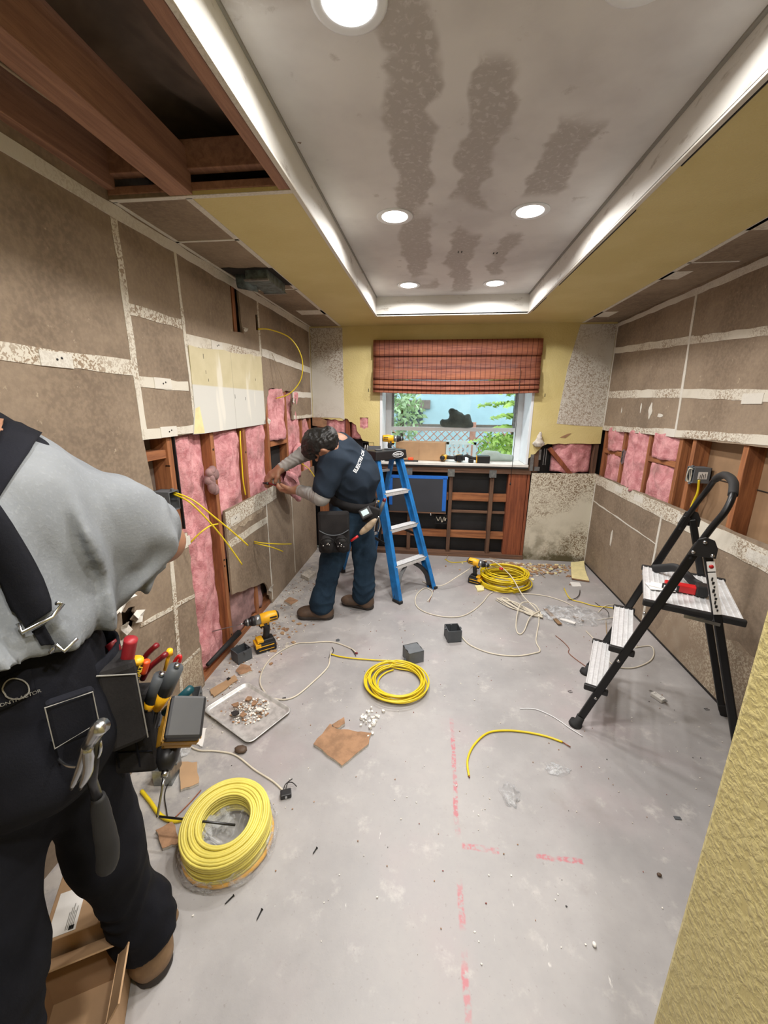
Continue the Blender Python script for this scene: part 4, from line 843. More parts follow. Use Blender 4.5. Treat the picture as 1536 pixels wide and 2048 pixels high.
def sstep(s_, z, dep, nm):
    m = MB(); a_, b2_ = sp(s_, -W2+.012, z), sp(s_, W2-.012, z); m.bar(a_, b2_, dep, .006)
    n_ = int(dep/.02)
    for q in range(n_+1): m.bar(a_+su*(-dep/2+dep*q/n_)+Vector((0, 0, .003)), b2_+su*(-dep/2+dep*q/n_)+Vector((0, 0, .003)), .005, .006)
    m.bar(a_-su*dep/2-Vector((0, 0, .01)), b2_-su*dep/2-Vector((0, 0, .01)), .004, .024)
    o = obj(nm, m, 'aluminium', ss)
    for sg in (-1, 1):
        m = MB(); m.bar(sp(s_-dep/2-.008, sg*(W2-.008), z-.006), sp(s_+dep/2+.012, sg*(W2-.008), z-.006), .022, .030); obj('end_cap', m, 'black_plastic', o, bev=.006)
    return o
sstep(.050, .235, .085, 'step'); sstep(.125, .475, .085, 'step'); sstep(.345, .735, .33, 'platform')
m = MB(); m.bar(sp(.32, -W2-.014, .715), sp(.44, -W2-.014, .71), .006, .014); obj('latch_bar', m, 'steel', ss)
m = MB(); a_, b2_ = sp(.385, -W2-.012, .88), sp(.355, -W2-.012, .985); m.bar(sp(.425, -W2-.0115, .75), sp(.378, -W2-.0115, .92), .002, .026, su); obj('instruction_label', m, 'white_paper', ss)
m = MB(); m.bar(sp(.377, -W2-.0115, .925), sp(.366, -W2-.0115, .965), .002, .026, su); obj('warning_sticker', m, 'white_paper', ss); m = MB(); m.cyl(sp(.372, -W2-.0125, .945), sp(.372, -W2-.0138, .945), .008); obj('red_mark', m, 'tool_red', ss)

d_ = (su*-.26+Vector((0, 0, .966))).normalized(); n_ = -sw; y_ = n_.cross(d_); Rt = Matrix((d_, y_, n_)).transposed().to_4x4(); Rt.translation = sp(.401, -W2-.0128, .835); m = MB()
for k in range(9): m.box(Rt @ Vector((-.07+.0165*k, .002*(k % 3-1), .0004)), (.004+.003*(k % 2), .004, .008+.003*(k % 3)))
obj('label_print', m, 'black_ink', ss)
# things lying on the stool
fl = thing('work_torch', 'red and black torch lying on the platform of the step stool', 'torch', sp(.33, -.05, .743), math.atan2(su.y, su.x))
m = MB(); m.b2((-.075, -.022, 0), (.045, .022, .036)); obj('body', m, 'tool_red', fl, local=True, bev=.006)
m = MB(); m.b2((-.085, -.026, 0), (-.02, -.020, .032)); obj('lens_frame', m, 'black_plastic', fl, local=True, bev=.003); m = MB(); m.b2((.040, -.03, 0), (.085, .03, .05)); obj('housing', m, 'black_plastic', fl, local=True, bev=.006); m = MB(); m.b2((-.078, -.0285, .009), (-.03, -.0262, .025)); obj('lens', m, 'white_ink', fl, local=True, bev=.004)
sb = tag(obj('tool_strap', MB().tube(spline([sp(.22, .17, .752), sp(.26, .14, .775), sp(.30, .10, .80), sp(.34, .06, .79), sp(.37, .05, .765), sp(.40, .03, .757)], 6), .022, 8, sx=.5), 'black_rubber'), 'black padded strap draped across the step stool platform', 'strap')
m = MB(); m.box(sp(.24, -.06, .747), (.10, .075, .002), Rz @ Matrix.Rotation(.3, 3, 'Z')); m.box(sp(.235, -.05, .750), (.07, .06, .002), Rz @ Matrix.Rotation(-.2, 3, 'Z')); tag(obj('paper_card', m, 'white_paper'), 'white paper card with slots lying at the front of the step stool platform', 'card')

# ================================================================= ELECTRICAL BOXES
def ebox(label, loc, R, w=.10, l=.095, h=.075, mat='grey_plastic', lab=False, group=None, wires=False, cat='electrical box'):
    b = thing('junction_box', label, cat, loc, group=group, rot=R); K = dict(parent=b, local=True)
    m = MB(); m.prism([(-w/2, -l/2), (w/2, -l/2), (w/2, l/2), (-w/2, l/2)], h, None, [[(-w/2+.004, -l/2+.004), (w/2-.004, -l/2+.004), (w/2-.004, l/2-.004), (-w/2+.004, l/2-.004)]]); m.b2((-w/2, -l/2, 0), (w/2, l/2, .003)); s_ = obj('shell', m, mat, **K)
    m = MB(); m.b2((-w/2-.012, -.008, h-.012), (-w/2, .008, h-.002)); m.b2((w/2, -.008, h-.012), (w/2+.010, .008, h-.002)); m.b2((-.006, -l/2+.002, h*.3), (.006, -l/2+.010, h-.004)); m.b2((-.006, l/2-.010, h*.3), (.006, l/2-.002, h-.004)); obj('nail_lug', m, mat, bev=.001, **K)
    if lab:
        m = MB(); m.b2((-.022, -l/2-.001, h*.2), (.022, -l/2, h*.75)); lb_ = obj('label', m, 'white_paper', **K)
        R2 = Matrix(((1, 0, 0, 0), (0, 0, -1, -l/2-.0012), (0, 1, 0, h*.5), (0, 0, 0, 1))); m = MB()
        for k in range(4): m.b2((-.018, -l/2-.0016, h*(.3+.1*k)), (.012-.006*(k % 2), -l/2-.001, h*(.3+.1*k)+.003))
        obj('printing', m, 'black_ink', lb_, local=True)
    return b
RotX = lambda a: Matrix.Rotation(a, 3, 'X'); RotY = lambda a: Matrix.Rotation(a, 3, 'Y'); RotZ = lambda a: Matrix.Rotation(a, 3, 'Z')
def fl3(px_, py_, z=.001): p_ = pz(px_, py_); return (p_.x, p_.y, z)
ebox('open grey box lying right of the floor centre, its mouth up', fl3(905, 1277), RotZ(.25), .095, .10, .085, 'grey_plastic_dark')
ebox('grey box turned face down just behind the coil of yellow cable', (fl3(826, 1318)[0], fl3(826, 1318)[1], .080), RotZ(.5) @ RotX(PI), .10, .10, .078)
ebox('open dark grey box beside the hammer drill at the left wall', fl3(484, 1318), RotZ(-.6), .085, .095, .075, 'grey_plastic_dark')
ebox('open metal box on the floor beside the near worker\'s drill bit', fl3(337, 1552), RotZ(.15), .075, .095, .075, 'galvanized')
ebox('grey box standing behind the corner of the metal tray', (fl3(385, 1408)[0], fl3(385, 1408)[1], .001), RotZ(.4), .09, .09, .07)
ebox('grey electrical box with white label nailed to the left bare stud', (XL-.075, 1.76, 1.10), RotY(PI/2) @ RotZ(0), .095, .075, .09, 'grey_plastic', True)
ebox('grey electrical box with white label on the right wall stud', (XR+.085, 2.678, 1.155), RotY(-PI/2), .095, .075, .095, 'grey_plastic', True)
ebox('small metal bracket box in the insulation of the right wall', (XR+.06, 3.64, 1.15), RotY(-PI/2), .10, .03, .06, 'galvanized')
ebox('open plastic box full of wires left of the window', (-.665, D+.065, 1.13), RotX(PI/2), .12, .115, .065, 'black_plastic')
ebox('blue grey electrical box left of the window sill', (-.60, D+.02, 1.06), RotX(0), .13, .08, .095, 'grey_plastic')
ebox('black cable outlet with looped wires between studs under the window', (.11, D+.03, .40), RotX(PI/2), .12, .09, .04, 'black_plastic')
# ================================================================= CABLES
def cable(name, pts, r, mat, label, cat='cable', n=6, q=6, group=None, smooth=True):
    m = MB(); m.tube(spline(pts, q) if smooth else pts, r, n); return tag(obj(name, m, mat, fix=False), label, cat, group)
def fp(L, z=.005): return [(*pz(a[0], a[1], a[2] if len(a) > 2 else z)[:2], a[2] if len(a) > 2 else z) for a in L]
cable('white_cable', fp([(713, 1306), (700, 1296), (665, 1284), (625, 1285), (590, 1288), (550, 1310), (528, 1335), (520, 1365), (535, 1390), (560, 1399), (590, 1393), (625, 1365), (655, 1335), (660, 1315), (662, 1302)]), .0045, 'cable_white', 'white cable bent into a loop between the metal tray and the front yellow coil')
cable('black_wire', fp([(662, 1303), (658, 1316), (667, 1302), (664, 1294)], .006), .002, 'wire_black', 'short black wire end where white and yellow cables meet')
cable('black_wire', fp([(700, 1295), (706, 1302), (712, 1312)], .006), .002, 'wire_black', 'bare black wire tip near the red wire nut')
cable('thin_cable', fp([(845, 1163), (880, 1172, .03), (920, 1150, .10), (960, 1125, .16), (985, 1122, .18), (1020, 1150, .14), (1045, 1190, .08), (1072, 1220, .03), (1078, 1240), (1072, 1280), (1080, 1300), (1070, 1306), (1030, 1312), (980, 1306), (940, 1290), (923, 1273)]), .0045, 'cable_white', 'white cable arching over the rear coil and curving round the floor to a box')
cable('loop_cable', fp([(855, 1203), (865, 1185), (850, 1176), (833, 1190), (832, 1210), (850, 1224), (885, 1233), (920, 1233), (945, 1222), (965, 1205), (982, 1186), (1005, 1185), (1080, 1190), (1125, 1202), (1150, 1215)]), .0045, 'cable_white', 'white cable sweeping in a wide loop right of the blue ladder foot')
cable('loop_cable', fp([(1128, 1176), (1140, 1197), (1165, 1205), (1190, 1212), (1225, 1216), (1245, 1225)], .008), .004, 'cable_yellow', 'dull yellow cable behind the clear plastic bag')
cable('black_wire', fp([(1135, 1200), (1150, 1197), (1158, 1190), (1160, 1180)], .01), .003, 'wire_black', 'twisted black wire sticking up near the right wall')
bn = []
for k in range(5):
    o_ = k*3.2; bn += [(992+o_, 1200-o_*.2), (1020+o_, 1216), (1060, 1228+o_*.3), (1085, 1238-o_*.4), (1060, 1222+o_*.2), (1030, 1205+o_*.4), (1000+o_, 1202-o_*.4)]
cable('bundled_cable', [(p_[0], p_[1], .006+.004*(i % 4)) for i, p_ in enumerate(fp(bn))], .004, 'cable_white', 'white cable folded into a tight bundle right of the floor centre')
cable('bundled_cable', fp([(1085, 1235, .01), (1070, 1210, .04), (1045, 1205, .05), (1035, 1225, .03), (1032, 1255), (1038, 1268), (1048, 1262), (1060, 1235, .02), (1080, 1222, .03)], .006), .0045, 'cable_white', 'hanging white loop at the end of the folded cable bundle')
for i, (L, mt, lb) in enumerate((([(1196, 1225), (1210, 1212), (1235, 1210), (1250, 1225), (1248, 1240)], 'cable_white', 'white cable arch beside the clear plastic bag'),
      ([(1195, 1240), (1240, 1233), (1270, 1228), (1290, 1235)], 'cable_white', 'grey white cable running under the step stool leg'),
      ([(1172, 1262), (1185, 1275), (1200, 1290), (1210, 1305), (1220, 1325), (1240, 1335), (1270, 1335), (1300, 1322), (1308, 1305), (1300, 1292), (1270, 1295)], 'cable_white', 'white cable looping under the lower steps of the step stool'),
      ([(1212, 1240), (1213, 1262), (1215, 1280)], 'cable_dirty', 'short grey cable behind the stool foot'),
      ([(1111, 1271), (1128, 1285), (1138, 1297), (1137, 1305), (1150, 1317), (1175, 1335)], 'wire_copper', 'thin copper wire lying left of the stool'),
      ([(1190, 1205), (1200, 1212), (1215, 1222), (1218, 1236)], 'wire_black', 'dark wire strand between bag and right wall'),
      ([(892, 1118), (900, 1108), (925, 1106), (960, 1112), (1000, 1120), (1050, 1132), (1075, 1142), (1090, 1155)], 'cable_dirty', 'dull yellow cable along the rubble under the window'),
      ([(890, 1118), (905, 1125), (940, 1122)], 'cable_yellow', 'short yellow cable near the window studs'),
      ([(1050, 1145), (1080, 1150), (1105, 1140), (1118, 1130)], 'wire_black', 'dark wire over the rubble in the back corner'),
      ([(330, 1445), (345, 1465), (390, 1498), (430, 1502), (470, 1510), (510, 1540), (545, 1562), (565, 1580)], 'cable_white', 'white cable running behind the big wrapped coil to a black plug'),
      ([(345, 1548), (330, 1585), (333, 1620), (342, 1665), (358, 1690), (370, 1730), (385, 1745)], 'wire_black', 'black wire running past the left side of the big coil'),
      ([(402, 1580), (380, 1605), (350, 1635)], 'wire_copper', 'thin dark red wire leaning on the big coil'),
      ([(1040, 1417), (1070, 1418), (1100, 1430), (1120, 1442), (1138, 1455), (1165, 1472)], 'white_ink', 'thin white string near the front foot of the step stool'),
      ([(858, 1204), (864, 1190), (868, 1176)], 'wire_copper', 'copper strand at the ladder foot'))):
    cable('floor_wire' if 'wire' in mt else 'floor_cable', fp(L, .0045), .0022 if ('wire' in mt or mt == 'white_ink') else .004, mt, lb, 'wire' if 'wire' in mt or 'ink' in mt else 'cable')
c = thing('cable_offcut', 'short curved piece of yellow cable lying alone in front of the step stool', 'cable', pz(1000, 1460))
cc = fp([(938, 1552), (935, 1520), (948, 1490), (975, 1466), (1010, 1461), (1050, 1464), (1090, 1472), (1125, 1484)], .006); m = MB(); m.tube(spline(cc, 6), .005, 8); obj('sheath', m, 'cable_yellow', c, fix=False)
m = MB(); m.tube(fp([(1125, 1484), (1141, 1494)], .006), .0025, 6); m.tube(fp([(938, 1552), (939, 1555)], .006), .003, 6); obj('bare_end', m, 'wire_copper', c)
cable('yellow_cable', [(XL+.005, 2.90, 2.06), (XL+.05, 3.02, 2.075), (XL+.16, 3.12, 2.03), (XL+.22, 3.18, 1.9), (XL+.20, 3.2, 1.75), (XL+.12, 3.16, 1.64), (XL+.02, 3.12, 1.60)], .0045, 'cable_yellow', 'yellow cable arching out of the upper left wall into the pink insulation')
cable('yellow_cable', [tuple(pX(346, 984, XL-.01)), tuple(pX(385, 1000, -1.17)), tuple(pX(430, 1035, -1.10)), tuple(pX(470, 1068, -1.06)), tuple(pX(496, 1091, -1.04))], .0045, 'cable_yellow', 'upper yellow cable drooping from the left wall box')
cable('yellow_cable', [tuple(pX(346, 988, XL-.01)), tuple(pX(380, 1005, -1.16)), tuple(pX(420, 1045, -1.10)), tuple(pX(455, 1088, -1.07)), tuple(pX(484, 1129, -1.05))], .0045, 'cable_yellow', 'lower yellow cable drooping from the left wall box')
cable('yellow_cable', [tuple(pX(379, 1087, XL-.02)), tuple(pX(400, 1066, -1.22)), tuple(pX(420, 1052, -1.20)), tuple(pX(436, 1048, -1.19))], .0045, 'cable_yellow', 'short yellow cable poking up from the broken edge of the near lower board')
cable('yellow_cable', [tuple(pX(480, 862, XL-.02)), tuple(pX(481, 890, XL-.012)), tuple(pX(484, 930, XL-.012)), tuple(pX(486, 960, XL-.012)), tuple(pX(491, 990, XL-.015))], .005, 'cable_yellow', 'yellow cable running down the stud between two pink batts')
cable('yellow_cable', [tuple(pX(318, 998, XL-.05)), tuple(pX(325, 1020, XL-.06)), tuple(pX(338, 1045, XL-.05)), tuple(pX(345, 1070, XL-.05))], .0045, 'cable_yellow', 'yellow cable dropping below the left wall box')
cable('yellow_cable', [tuple(pX(508, 1083, XL)), tuple(pX(525, 1086, -1.17)), tuple(pX(555, 1088, -1.10)), tuple(pX(583, 1088, -1.05))], .004, 'cable_yellow', 'upper of two yellow cables poking from the far lower board')
cable('yellow_cable', [tuple(pX(508, 1086, XL)), tuple(pX(525, 1090, -1.17)), tuple(pX(545, 1095, -1.12)), tuple(pX(566, 1103, -1.08))], .004, 'cable_yellow', 'lower of two yellow cables poking from the far lower board')
cable('yellow_cable', [tuple(pX(588, 914, XL-.01)), tuple(pX(600, 925, -1.20)), tuple(pX(618, 938, -1.15)), tuple(pX(632, 958, -1.10))], .004, 'cable_yellow', 'yellow cable hanging in front of the man\'s chest')
cable('yellow_cable', [tuple(pX(570, 925, XL-.03)), tuple(pX(574, 938, XL-.02)), tuple(pX(572, 953, XL-.03))], .006, 'cable_yellow', 'short yellow cable in the dark recess behind the man\'s hands')
cable('yellow_cable', [tuple(pX(1398, 960, XR+.02)), tuple(pX(1395, 985, XR+.03)), tuple(pX(1386, 1005, XR+.03)), tuple(pX(1380, 1022, XR+.02))], .007, 'cable_yellow', 'yellow cable below the right wall box')
cable('grey_cable', [(XL+.004, 3.13, 1.93), (XL+.03, 3.2, 1.8), (XL+.035, 3.25, 1.7), (XL+.02, 3.24, 1.62)], .002, 'cable_dirty', 'thin grey wire down the upper left wall beside the yellow arch')
w_ = []
for k in range(3): w_ += [(XR-.004-.004*k, 2.665+.01*k, 1.19), (XR-.022, 2.68, 1.185), (XR-.018, 2.69, 1.12+.008*k), (XR-.004, 2.675+.008*k, 1.115)]
cable('white_wire', w_, .0025, 'cable_white', 'white wires folded in the mouth of the right wall box')
cable('white_wire', [(.06, D-.012, .43), (.08, D-.02, .39), (.10, D-.012, .43), (.12, D-.02, .375), (.14, D-.012, .43), (.15, D-.02, .39), (.16, D-.01, .42)], .003, 'cable_white', 'looped white wires in the black outlet under the window')
m = MB(); rn = random.Random(3)
for k in range(9): x = -.71+.011*k; m.mat('tool_red' if k > 5 else ('white_ink' if k in (1, 3) else 'wire_black')); m.tube(spline([(x, D+.03, 1.16), (x+.004, D-.005, 1.15), (x+rn.uniform(-.01, .01), D-.012, 1.11), (x+.004, D+.01, 1.075)], 4), .003, 6)
tag(obj('wire_bunch', m), 'red, white and black wires bunched in the box left of the window', 'wires')

def coilpts(c, R0, turns, th, H, sq=1., seed=0, jit=.008):
    rn = random.Random(seed); pts = []
    for k in range(turns):
        ox, oy, dr_, z = rn.gauss(0, jit), rn.gauss(0, jit), rn.uniform(-th, th)*.5, .006+H*(k/turns)**1.0; tx, ty = rn.uniform(-.1, .1)*.15, rn.uniform(-.1, .1)*.15
        for j in range(20):
            a = 2*PI*j/20+seed; f_ = j/20
            rr = R0+dr_; pts.append((c[0]+ox+rr*math.cos(a), c[1]+oy+rr*sq*math.sin(a), c[2]+z+H/turns*f_+max(-z*.6, rr*(tx*math.cos(a)+ty*math.sin(a)))+.003*rn.random()))
    return pts
def coil(name, label, c, R0, turns, th, r, mat, H, sq=1., seed=0, jit=.008, tail=None, group=None): return cable(name, coilpts(c, R0, turns, th, H, sq, seed, jit)+(tail or []), r, mat, label, n=6, q=2, group=group)
p = pz(795, 1369); coil('cable_coil', 'loose round coil of bright yellow cable lying at the floor centre', (p.x, p.y, 0), .158, 11, .055, .0045, 'cable_yellow', .035, 1., 2, .009)
cable('yellow_cable', fp([(662, 1308), (680, 1313), (710, 1317), (750, 1320), (790, 1322), (815, 1328), (840, 1345)], .008), .0045, 'cable_yellow', 'yellow tail leading from the front coil to the white loop')
p = pz(1008, 1168); coil('cable_coil', 'tall heap of yellow cable coiled behind, beside the standing drill', (p.x, p.y, 0), .19, 20, .05, .0055, 'cable_yellow', .125, .92, 5, .010, tail=coilpts((p.x, p.y, 0), .215, 6, .03, .03, .92, 9, .008))
# big wrapped coil
p = pz(457, 1665, .04); BC = Vector((p.x, p.y, 0)); bc = thing('wrapped_cable_coil', 'big flat coil of pale yellow cable in torn clear wrap by the near worker\'s feet', 'cable coil', BC)
m = MB(); R_out, R_in, H_ = .150, .090, .085
simple('cable_pale', srgb(222, 208, 104), .4, var=.08, scale=9)
TL = Matrix.Rotation(.10, 3, 'X')
def ring(r, z, j): return [BC+Vector((0, 0, .03))+TL @ Vector((r*math.cos(a), r*math.sin(a), z+.0012*math.sin(a*3+j))) for a in [2*PI*k/40 for k in range(40)]]
for k in range(9): m.tube(ring(R_in+(R_out-R_in)*k/8, H_+.003*math.sin(k*2.2), k), .0048, 6, closed=True)
for k in range(9):
    m.tube(ring(R_out+.002*math.sin(k*1.9), H_*k/9, k), .0048, 6, closed=True); m.tube(ring(R_in-.002*math.sin(k*1.9), H_*k/9, k+5), .0048, 6, closed=True)
obj('coiled_cable', m, 'cable_pale', bc, fix=False)
pl = NT('clear_plastic'); tb = pl.n.new('ShaderNodeBsdfTransparent'); mx = pl.n.new('ShaderNodeMixShader'); pl.col(srgb(220, 222, 224)); pl.set(.12); pl.bump(pl.noise(40, 4, .7, dist=1), .9, .01)
fz = pl.ramp(pl.noise(14, 4, .7, dist=1.5), .45, .65, .08, .50); pl.link(fz, mx.inputs[0]); pl.link(tb.outputs[0], mx.inputs[1]); pl.link(pl.b.outputs[0], mx.inputs[2]); pl.link(mx.outputs[0], pl.n['Material Output'].inputs[0]); M['clear_plastic'] = pl.m
def wrap(u, v):
    a = 2*PI*u; j = .010*mnoise.noise(Vector((math.cos(a)*4, math.sin(a)*4, v*6))); r = R_out+.008+.018*(1-v)+j
    z = H_*(.55+.35*mnoise.noise(Vector((math.cos(a)*2, math.sin(a)*2, 3))))*v
    return BC+Vector((0, 0, .012))+TL @ Vector((r*math.cos(a), r*math.sin(a), z))
m = MB(); m.grid(wrap, 60, 8); obj('plastic_wrap', m, 'clear_plastic', bc, solid=.001)
def wrap2(u, v):
    a = 2*PI*u; r = R_in*(.95-.9*v); return BC+Vector((r*math.cos(a), r*math.sin(a), .02+.05*(1-v)**2+.018*mnoise.noise(Vector((r*math.cos(a)*30, r*math.sin(a)*30, 1)))))
m = MB(); m.grid(wrap2, 30, 8); obj('inner_wrap', m, 'clear_plastic', bc, solid=.001)
m = MB(); m.tube([BC+Vector((.150*math.cos(a), .150*math.sin(a), .012)) for a in [k*PI/20 for k in range(40)]], .011, 8, closed=True); obj('orange_reel_base', m, 'tool_yellow', bc)
cable('yellow_cable', fp([(283, 1582), (300, 1603), (320, 1630), (345, 1642), (370, 1638)], .006), .008, 'cable_yellow', 'thick yellow cable end emerging by the near worker\'s boot side')
cable('long_drill_bit', [tuple(pz(318, 1633, .10)), tuple(pz(470, 1650, .10))], .004, 'dark_steel', 'long dark steel bit resting across the big wrapped coil', 'drill bit', smooth=False)
# metal tray
tc = [pz(*q, .02) for q in ((488, 1358), (582, 1417), (503, 1490), (408, 1423))]; ctr = sum(tc, Vector())/4
ex = ((tc[1]-tc[0])+(tc[2]-tc[3]))/2; ey = ((tc[0]-tc[3])+(tc[1]-tc[2]))/2; hx, hy = ex.length/2, ey.length/2; ang = math.atan2(ex.y, ex.x)
ty_ = thing('metal_tray', 'shallow dusty metal tray full of plaster rubble', 'tray', (ctr.x, ctr.y, 0), ang)
def rrect(a, b_, r, n=5): return [(sx*(a-r)+r*math.cos(t0+k*PI/2/n), sy*(b_-r)+r*math.sin(t0+k*PI/2/n)) for sx, sy, t0 in ((1, 1, 0), (-1, 1, PI/2), (-1, -1, PI), (1, -1, 1.5*PI)) for k in range(n+1)]
m = MB(); lv = [(hx-.022, .003), (hx-.014, .006), (hx-.008, .018), (hx-.004, .020), (hx, .018)]; rr_ = [rrect(hx-(hx-a), hy-(hx-a), .035-(hx-a)*.6) for a, z in lv]; n = len(rr_[0])
vs = [(x_, y_, lv[i][1]) for i in range(5) for x_, y_ in rr_[i]]; m.add(vs, [(i*n+k, i*n+(k+1) % n, (i+1)*n+(k+1) % n, (i+1)*n+k) for i in range(4) for k in range(n)]+[tuple(range(n))], True); obj('pan', m, 'dull_tin', ty_, local=True, solid=.0012)
def shard(mb, c, s_, rn, th=.004):
    n = rn.randint(4, 6); P_ = [(math.cos(2*PI*k/n)*s_*rn.uniform(.5, 1.1), math.sin(2*PI*k/n)*s_*rn.uniform(.4, 1)) for k in range(n)]
    Mx_ = Matrix.Translation(c) @ Matrix.Rotation(rn.random()*6, 4, 'Z') @ Matrix.Rotation(rn.uniform(-.35, .35), 4, 'X'); mb.prism(P_, th, Mx_)
rn = random.Random(8); m = MB()
for k in range(260):
    a, r = rn.random()*6.28, (rn.random()**.7)*.10; m.mat('plaster_white' if k % 3 else 'cardboard_torn'); shard(m, (math.cos(a)*r*1.0+.005, math.sin(a)*r+.01, .006+.016*(1-r/.1)*rn.random()), rn.uniform(.003, .009), rn, .003)
tag(obj('plaster_rubble', m), 'heap of plaster crumbs in the metal tray', 'rubble', kind='stuff').matrix_basis = ty_.matrix_basis
for k, (x_, y_, s_, mt, lb) in enumerate(((-.05, .05, .030, 'cardboard_torn', 'brown gypsum shard at the far left of the tray heap'), (.0, .045, .026, 'cardboard_torn', 'brown shard in the middle of the tray heap'), (.06, .03, .024, 'plaster_white', 'white plaster shard in the metal tray'), (-.07, -.02, .026, 'cardboard_torn', 'brown shard at the left of the tray heap'), (-.02, -.06, .028, 'wire_black', 'black scrap near the front of the tray heap'), (.02, -.045, .026, 'cardboard_torn', 'brown shard at the front of the tray heap'))):
    m = MB(); shard(m, (0, 0, 0), s_, rn, .006); o = tag(obj('plaster_shard', m, mt), lb, 'debris', 'larger shards in the tray'); o.matrix_basis = ty_.matrix_basis @ Matrix.Translation((x_, y_, .024))
# boards and scraps on the floor
def scrap(name, poly, z, th, mat, label, cat, edge=None, seed=0, tilt=0):
    q = [pz(a, b_) for a, b_ in poly]; c_ = sum(q, Vector())/len(q); out = []; rn = random.Random(seed)
    for i in range(len(q)):
        a, b_ = q[i], q[(i+1) % len(q)]
        for k in range(4): p_ = a.lerp(b_, k/4); out.append((p_.x-c_.x+(rn.uniform(-.004, .004) if k else 0), p_.y-c_.y+(rn.uniform(-.004, .004) if k else 0)))
    m = MB(); m.mat(mat); m.prism(out, .0015, MZ(th)); m.mat(edge or mat); m.prism(out, th-.0002)
    o = obj(name, m, bev=0); o.location = (c_.x, c_.y, z); o.rotation_euler = (tilt, tilt*.6, 0); return tag(o, label, cat)
scrap('gypsum_scrap', [(627, 1493), (660, 1453), (672, 1462), (705, 1466), (743, 1470), (737, 1492), (684, 1535)], .001, .012, 'cardboard_torn', 'large torn piece of brown gypsum board on the floor in front of the yellow coil', 'board scrap', 'gypsum_core', 1, .02)
scrap('gypsum_scrap', [(664, 1455), (688, 1440), (690, 1452), (675, 1462)], .003, .014, 'cardboard_torn', 'small brown chip leaning on the large torn board piece', 'board scrap', 'gypsum_core', 2)
scrap('cardboard_scrap', [(358, 1528), (395, 1528), (398, 1570), (362, 1584)], .001, .010, 'cardboard', 'rectangular brown cardboard scrap left of the big coil', 'cardboard scrap', 'gypsum_core', 3)
scrap('gypsum_scrap', [(312, 1665), (345, 1648), (362, 1690), (326, 1702)], .001, .01, 'cardboard_torn', 'grey brown board scrap left of the big coil base', 'board scrap', 'gypsum_core', 4)
scrap('gypsum_scrap', [(472, 1343), (482, 1330), (500, 1334), (505, 1344), (480, 1352)], .001, .008, 'cardboard_torn', 'rounded brown scrap between tray and dark box', 'board scrap', 'gypsum_core', 5)
scrap('gypsum_scrap', [(568, 1205), (580, 1197), (597, 1204), (583, 1213)], .001, .012, 'cardboard_torn', 'square tile of brown board behind the hammer drill', 'board scrap', 'gypsum_core', 6)
scrap('board_scrap', [(1141, 1130), (1168, 1127), (1170, 1145), (1178, 1165), (1143, 1160)], .012, .012, 'plaster_yellow', 'pale yellow board scrap in the back right corner', 'board scrap', 'cardboard_torn', 7, .03)
scrap('board_scrap', [(1140, 1165), (1158, 1166), (1163, 1174), (1145, 1174)], .001, .004, 'white_paper', 'white cut-out card before the yellow scrap', 'card', None, 8)
scrap('board_scrap', [(950, 1173), (968, 1173), (968, 1182), (955, 1184)], .001, .01, 'plaster_yellow', 'small pale yellow chip beside the rear drill', 'board scrap', None, 9)
scrap('board_scrap', [(602, 1155), (615, 1145), (632, 1150), (618, 1163)], .001, .03, 'gypsum_core', 'pale block of plaster on the floor behind the bending man', 'board scrap', None, 10)
scrap('cardboard_scrap', [(420, 1382), (470, 1352), (476, 1362), (428, 1396)], .004, .004, 'cardboard', 'brown cardboard strip under the far edge of the tray', 'cardboard scrap', None, 11)
scrap('price_card', [(385, 1455), (412, 1458), (405, 1495), (392, 1490)], .001, .003, 'white_paper', 'white packaging card behind the near worker\'s battery', 'card', None, 12)
rn = random.Random(21)
def scatter(n, rg, sz, name, mats, lab, seed, z=.001, th=.003, noLab=False):
    rn = random.Random(seed); m = MB()
    for k in range(n):
        x_, y_ = rg(rn); m.mat(mats[rn.randrange(len(mats))]); shard(m, (x_, y_, z), rn.uniform(*sz), rn, th*rn.uniform(.6, 1.6))
    return tag(obj(name, m), lab, 'debris', kind='stuff')
scatter(420, lambda r: (XL+.03+abs(r.gauss(0, .13)), r.uniform(1.5, 3.6)), (.002, .009), 'plaster_crumbs', ['plaster_white', 'cardboard_torn', 'gypsum_core'], 'plaster crumbs strewn along the foot of the left wall', 1)
scatter(420, lambda r: (r.uniform(-1.0, 1.5), r.uniform(.8, 3.9)), (.0015, .0045), 'floor_crumbs', ['plaster_white', 'gypsum_core', 'plaster_white', 'cardboard_torn'], 'tiny white crumbs scattered over the whole floor', 2, th=.002)
scatter(90, lambda r: (r.uniform(-.9, 1.4), r.uniform(.9, 3.9)), (.0015, .004), 'dark_crumbs', ['wire_black', 'wire_red'], 'tiny dark specks scattered over the floor', 3, th=.002)
scatter(300, lambda r: (min(1.5, r.gauss(.95, .28)), D-.12-abs(r.gauss(0, .13))), (.005, .03), 'rubble', ['cardboard_torn', 'gypsum_core', 'cardboard', 'cardboard_torn', 'plaster_yellow'], 'tan and pink rubble swept against the wall under the window', 4, th=.006)
scatter(60, lambda r: (r.gauss(-1.02, .09), r.gauss(2.42, .12)), (.006, .026), 'splintered_paper', ['cardboard_torn', 'cardboard', 'gypsum_core'], 'torn paper and plaster between the hammer drill and the bending man', 6, th=.004)
scatter(26, lambda r: (pz(740, 1440).x+r.gauss(0, .03), pz(740, 1440).y+r.gauss(0, .05)), (.006, .016), 'plaster_clods', ['plaster_white'], 'white plaster clods between the yellow coil and the torn board', 7, th=.01)
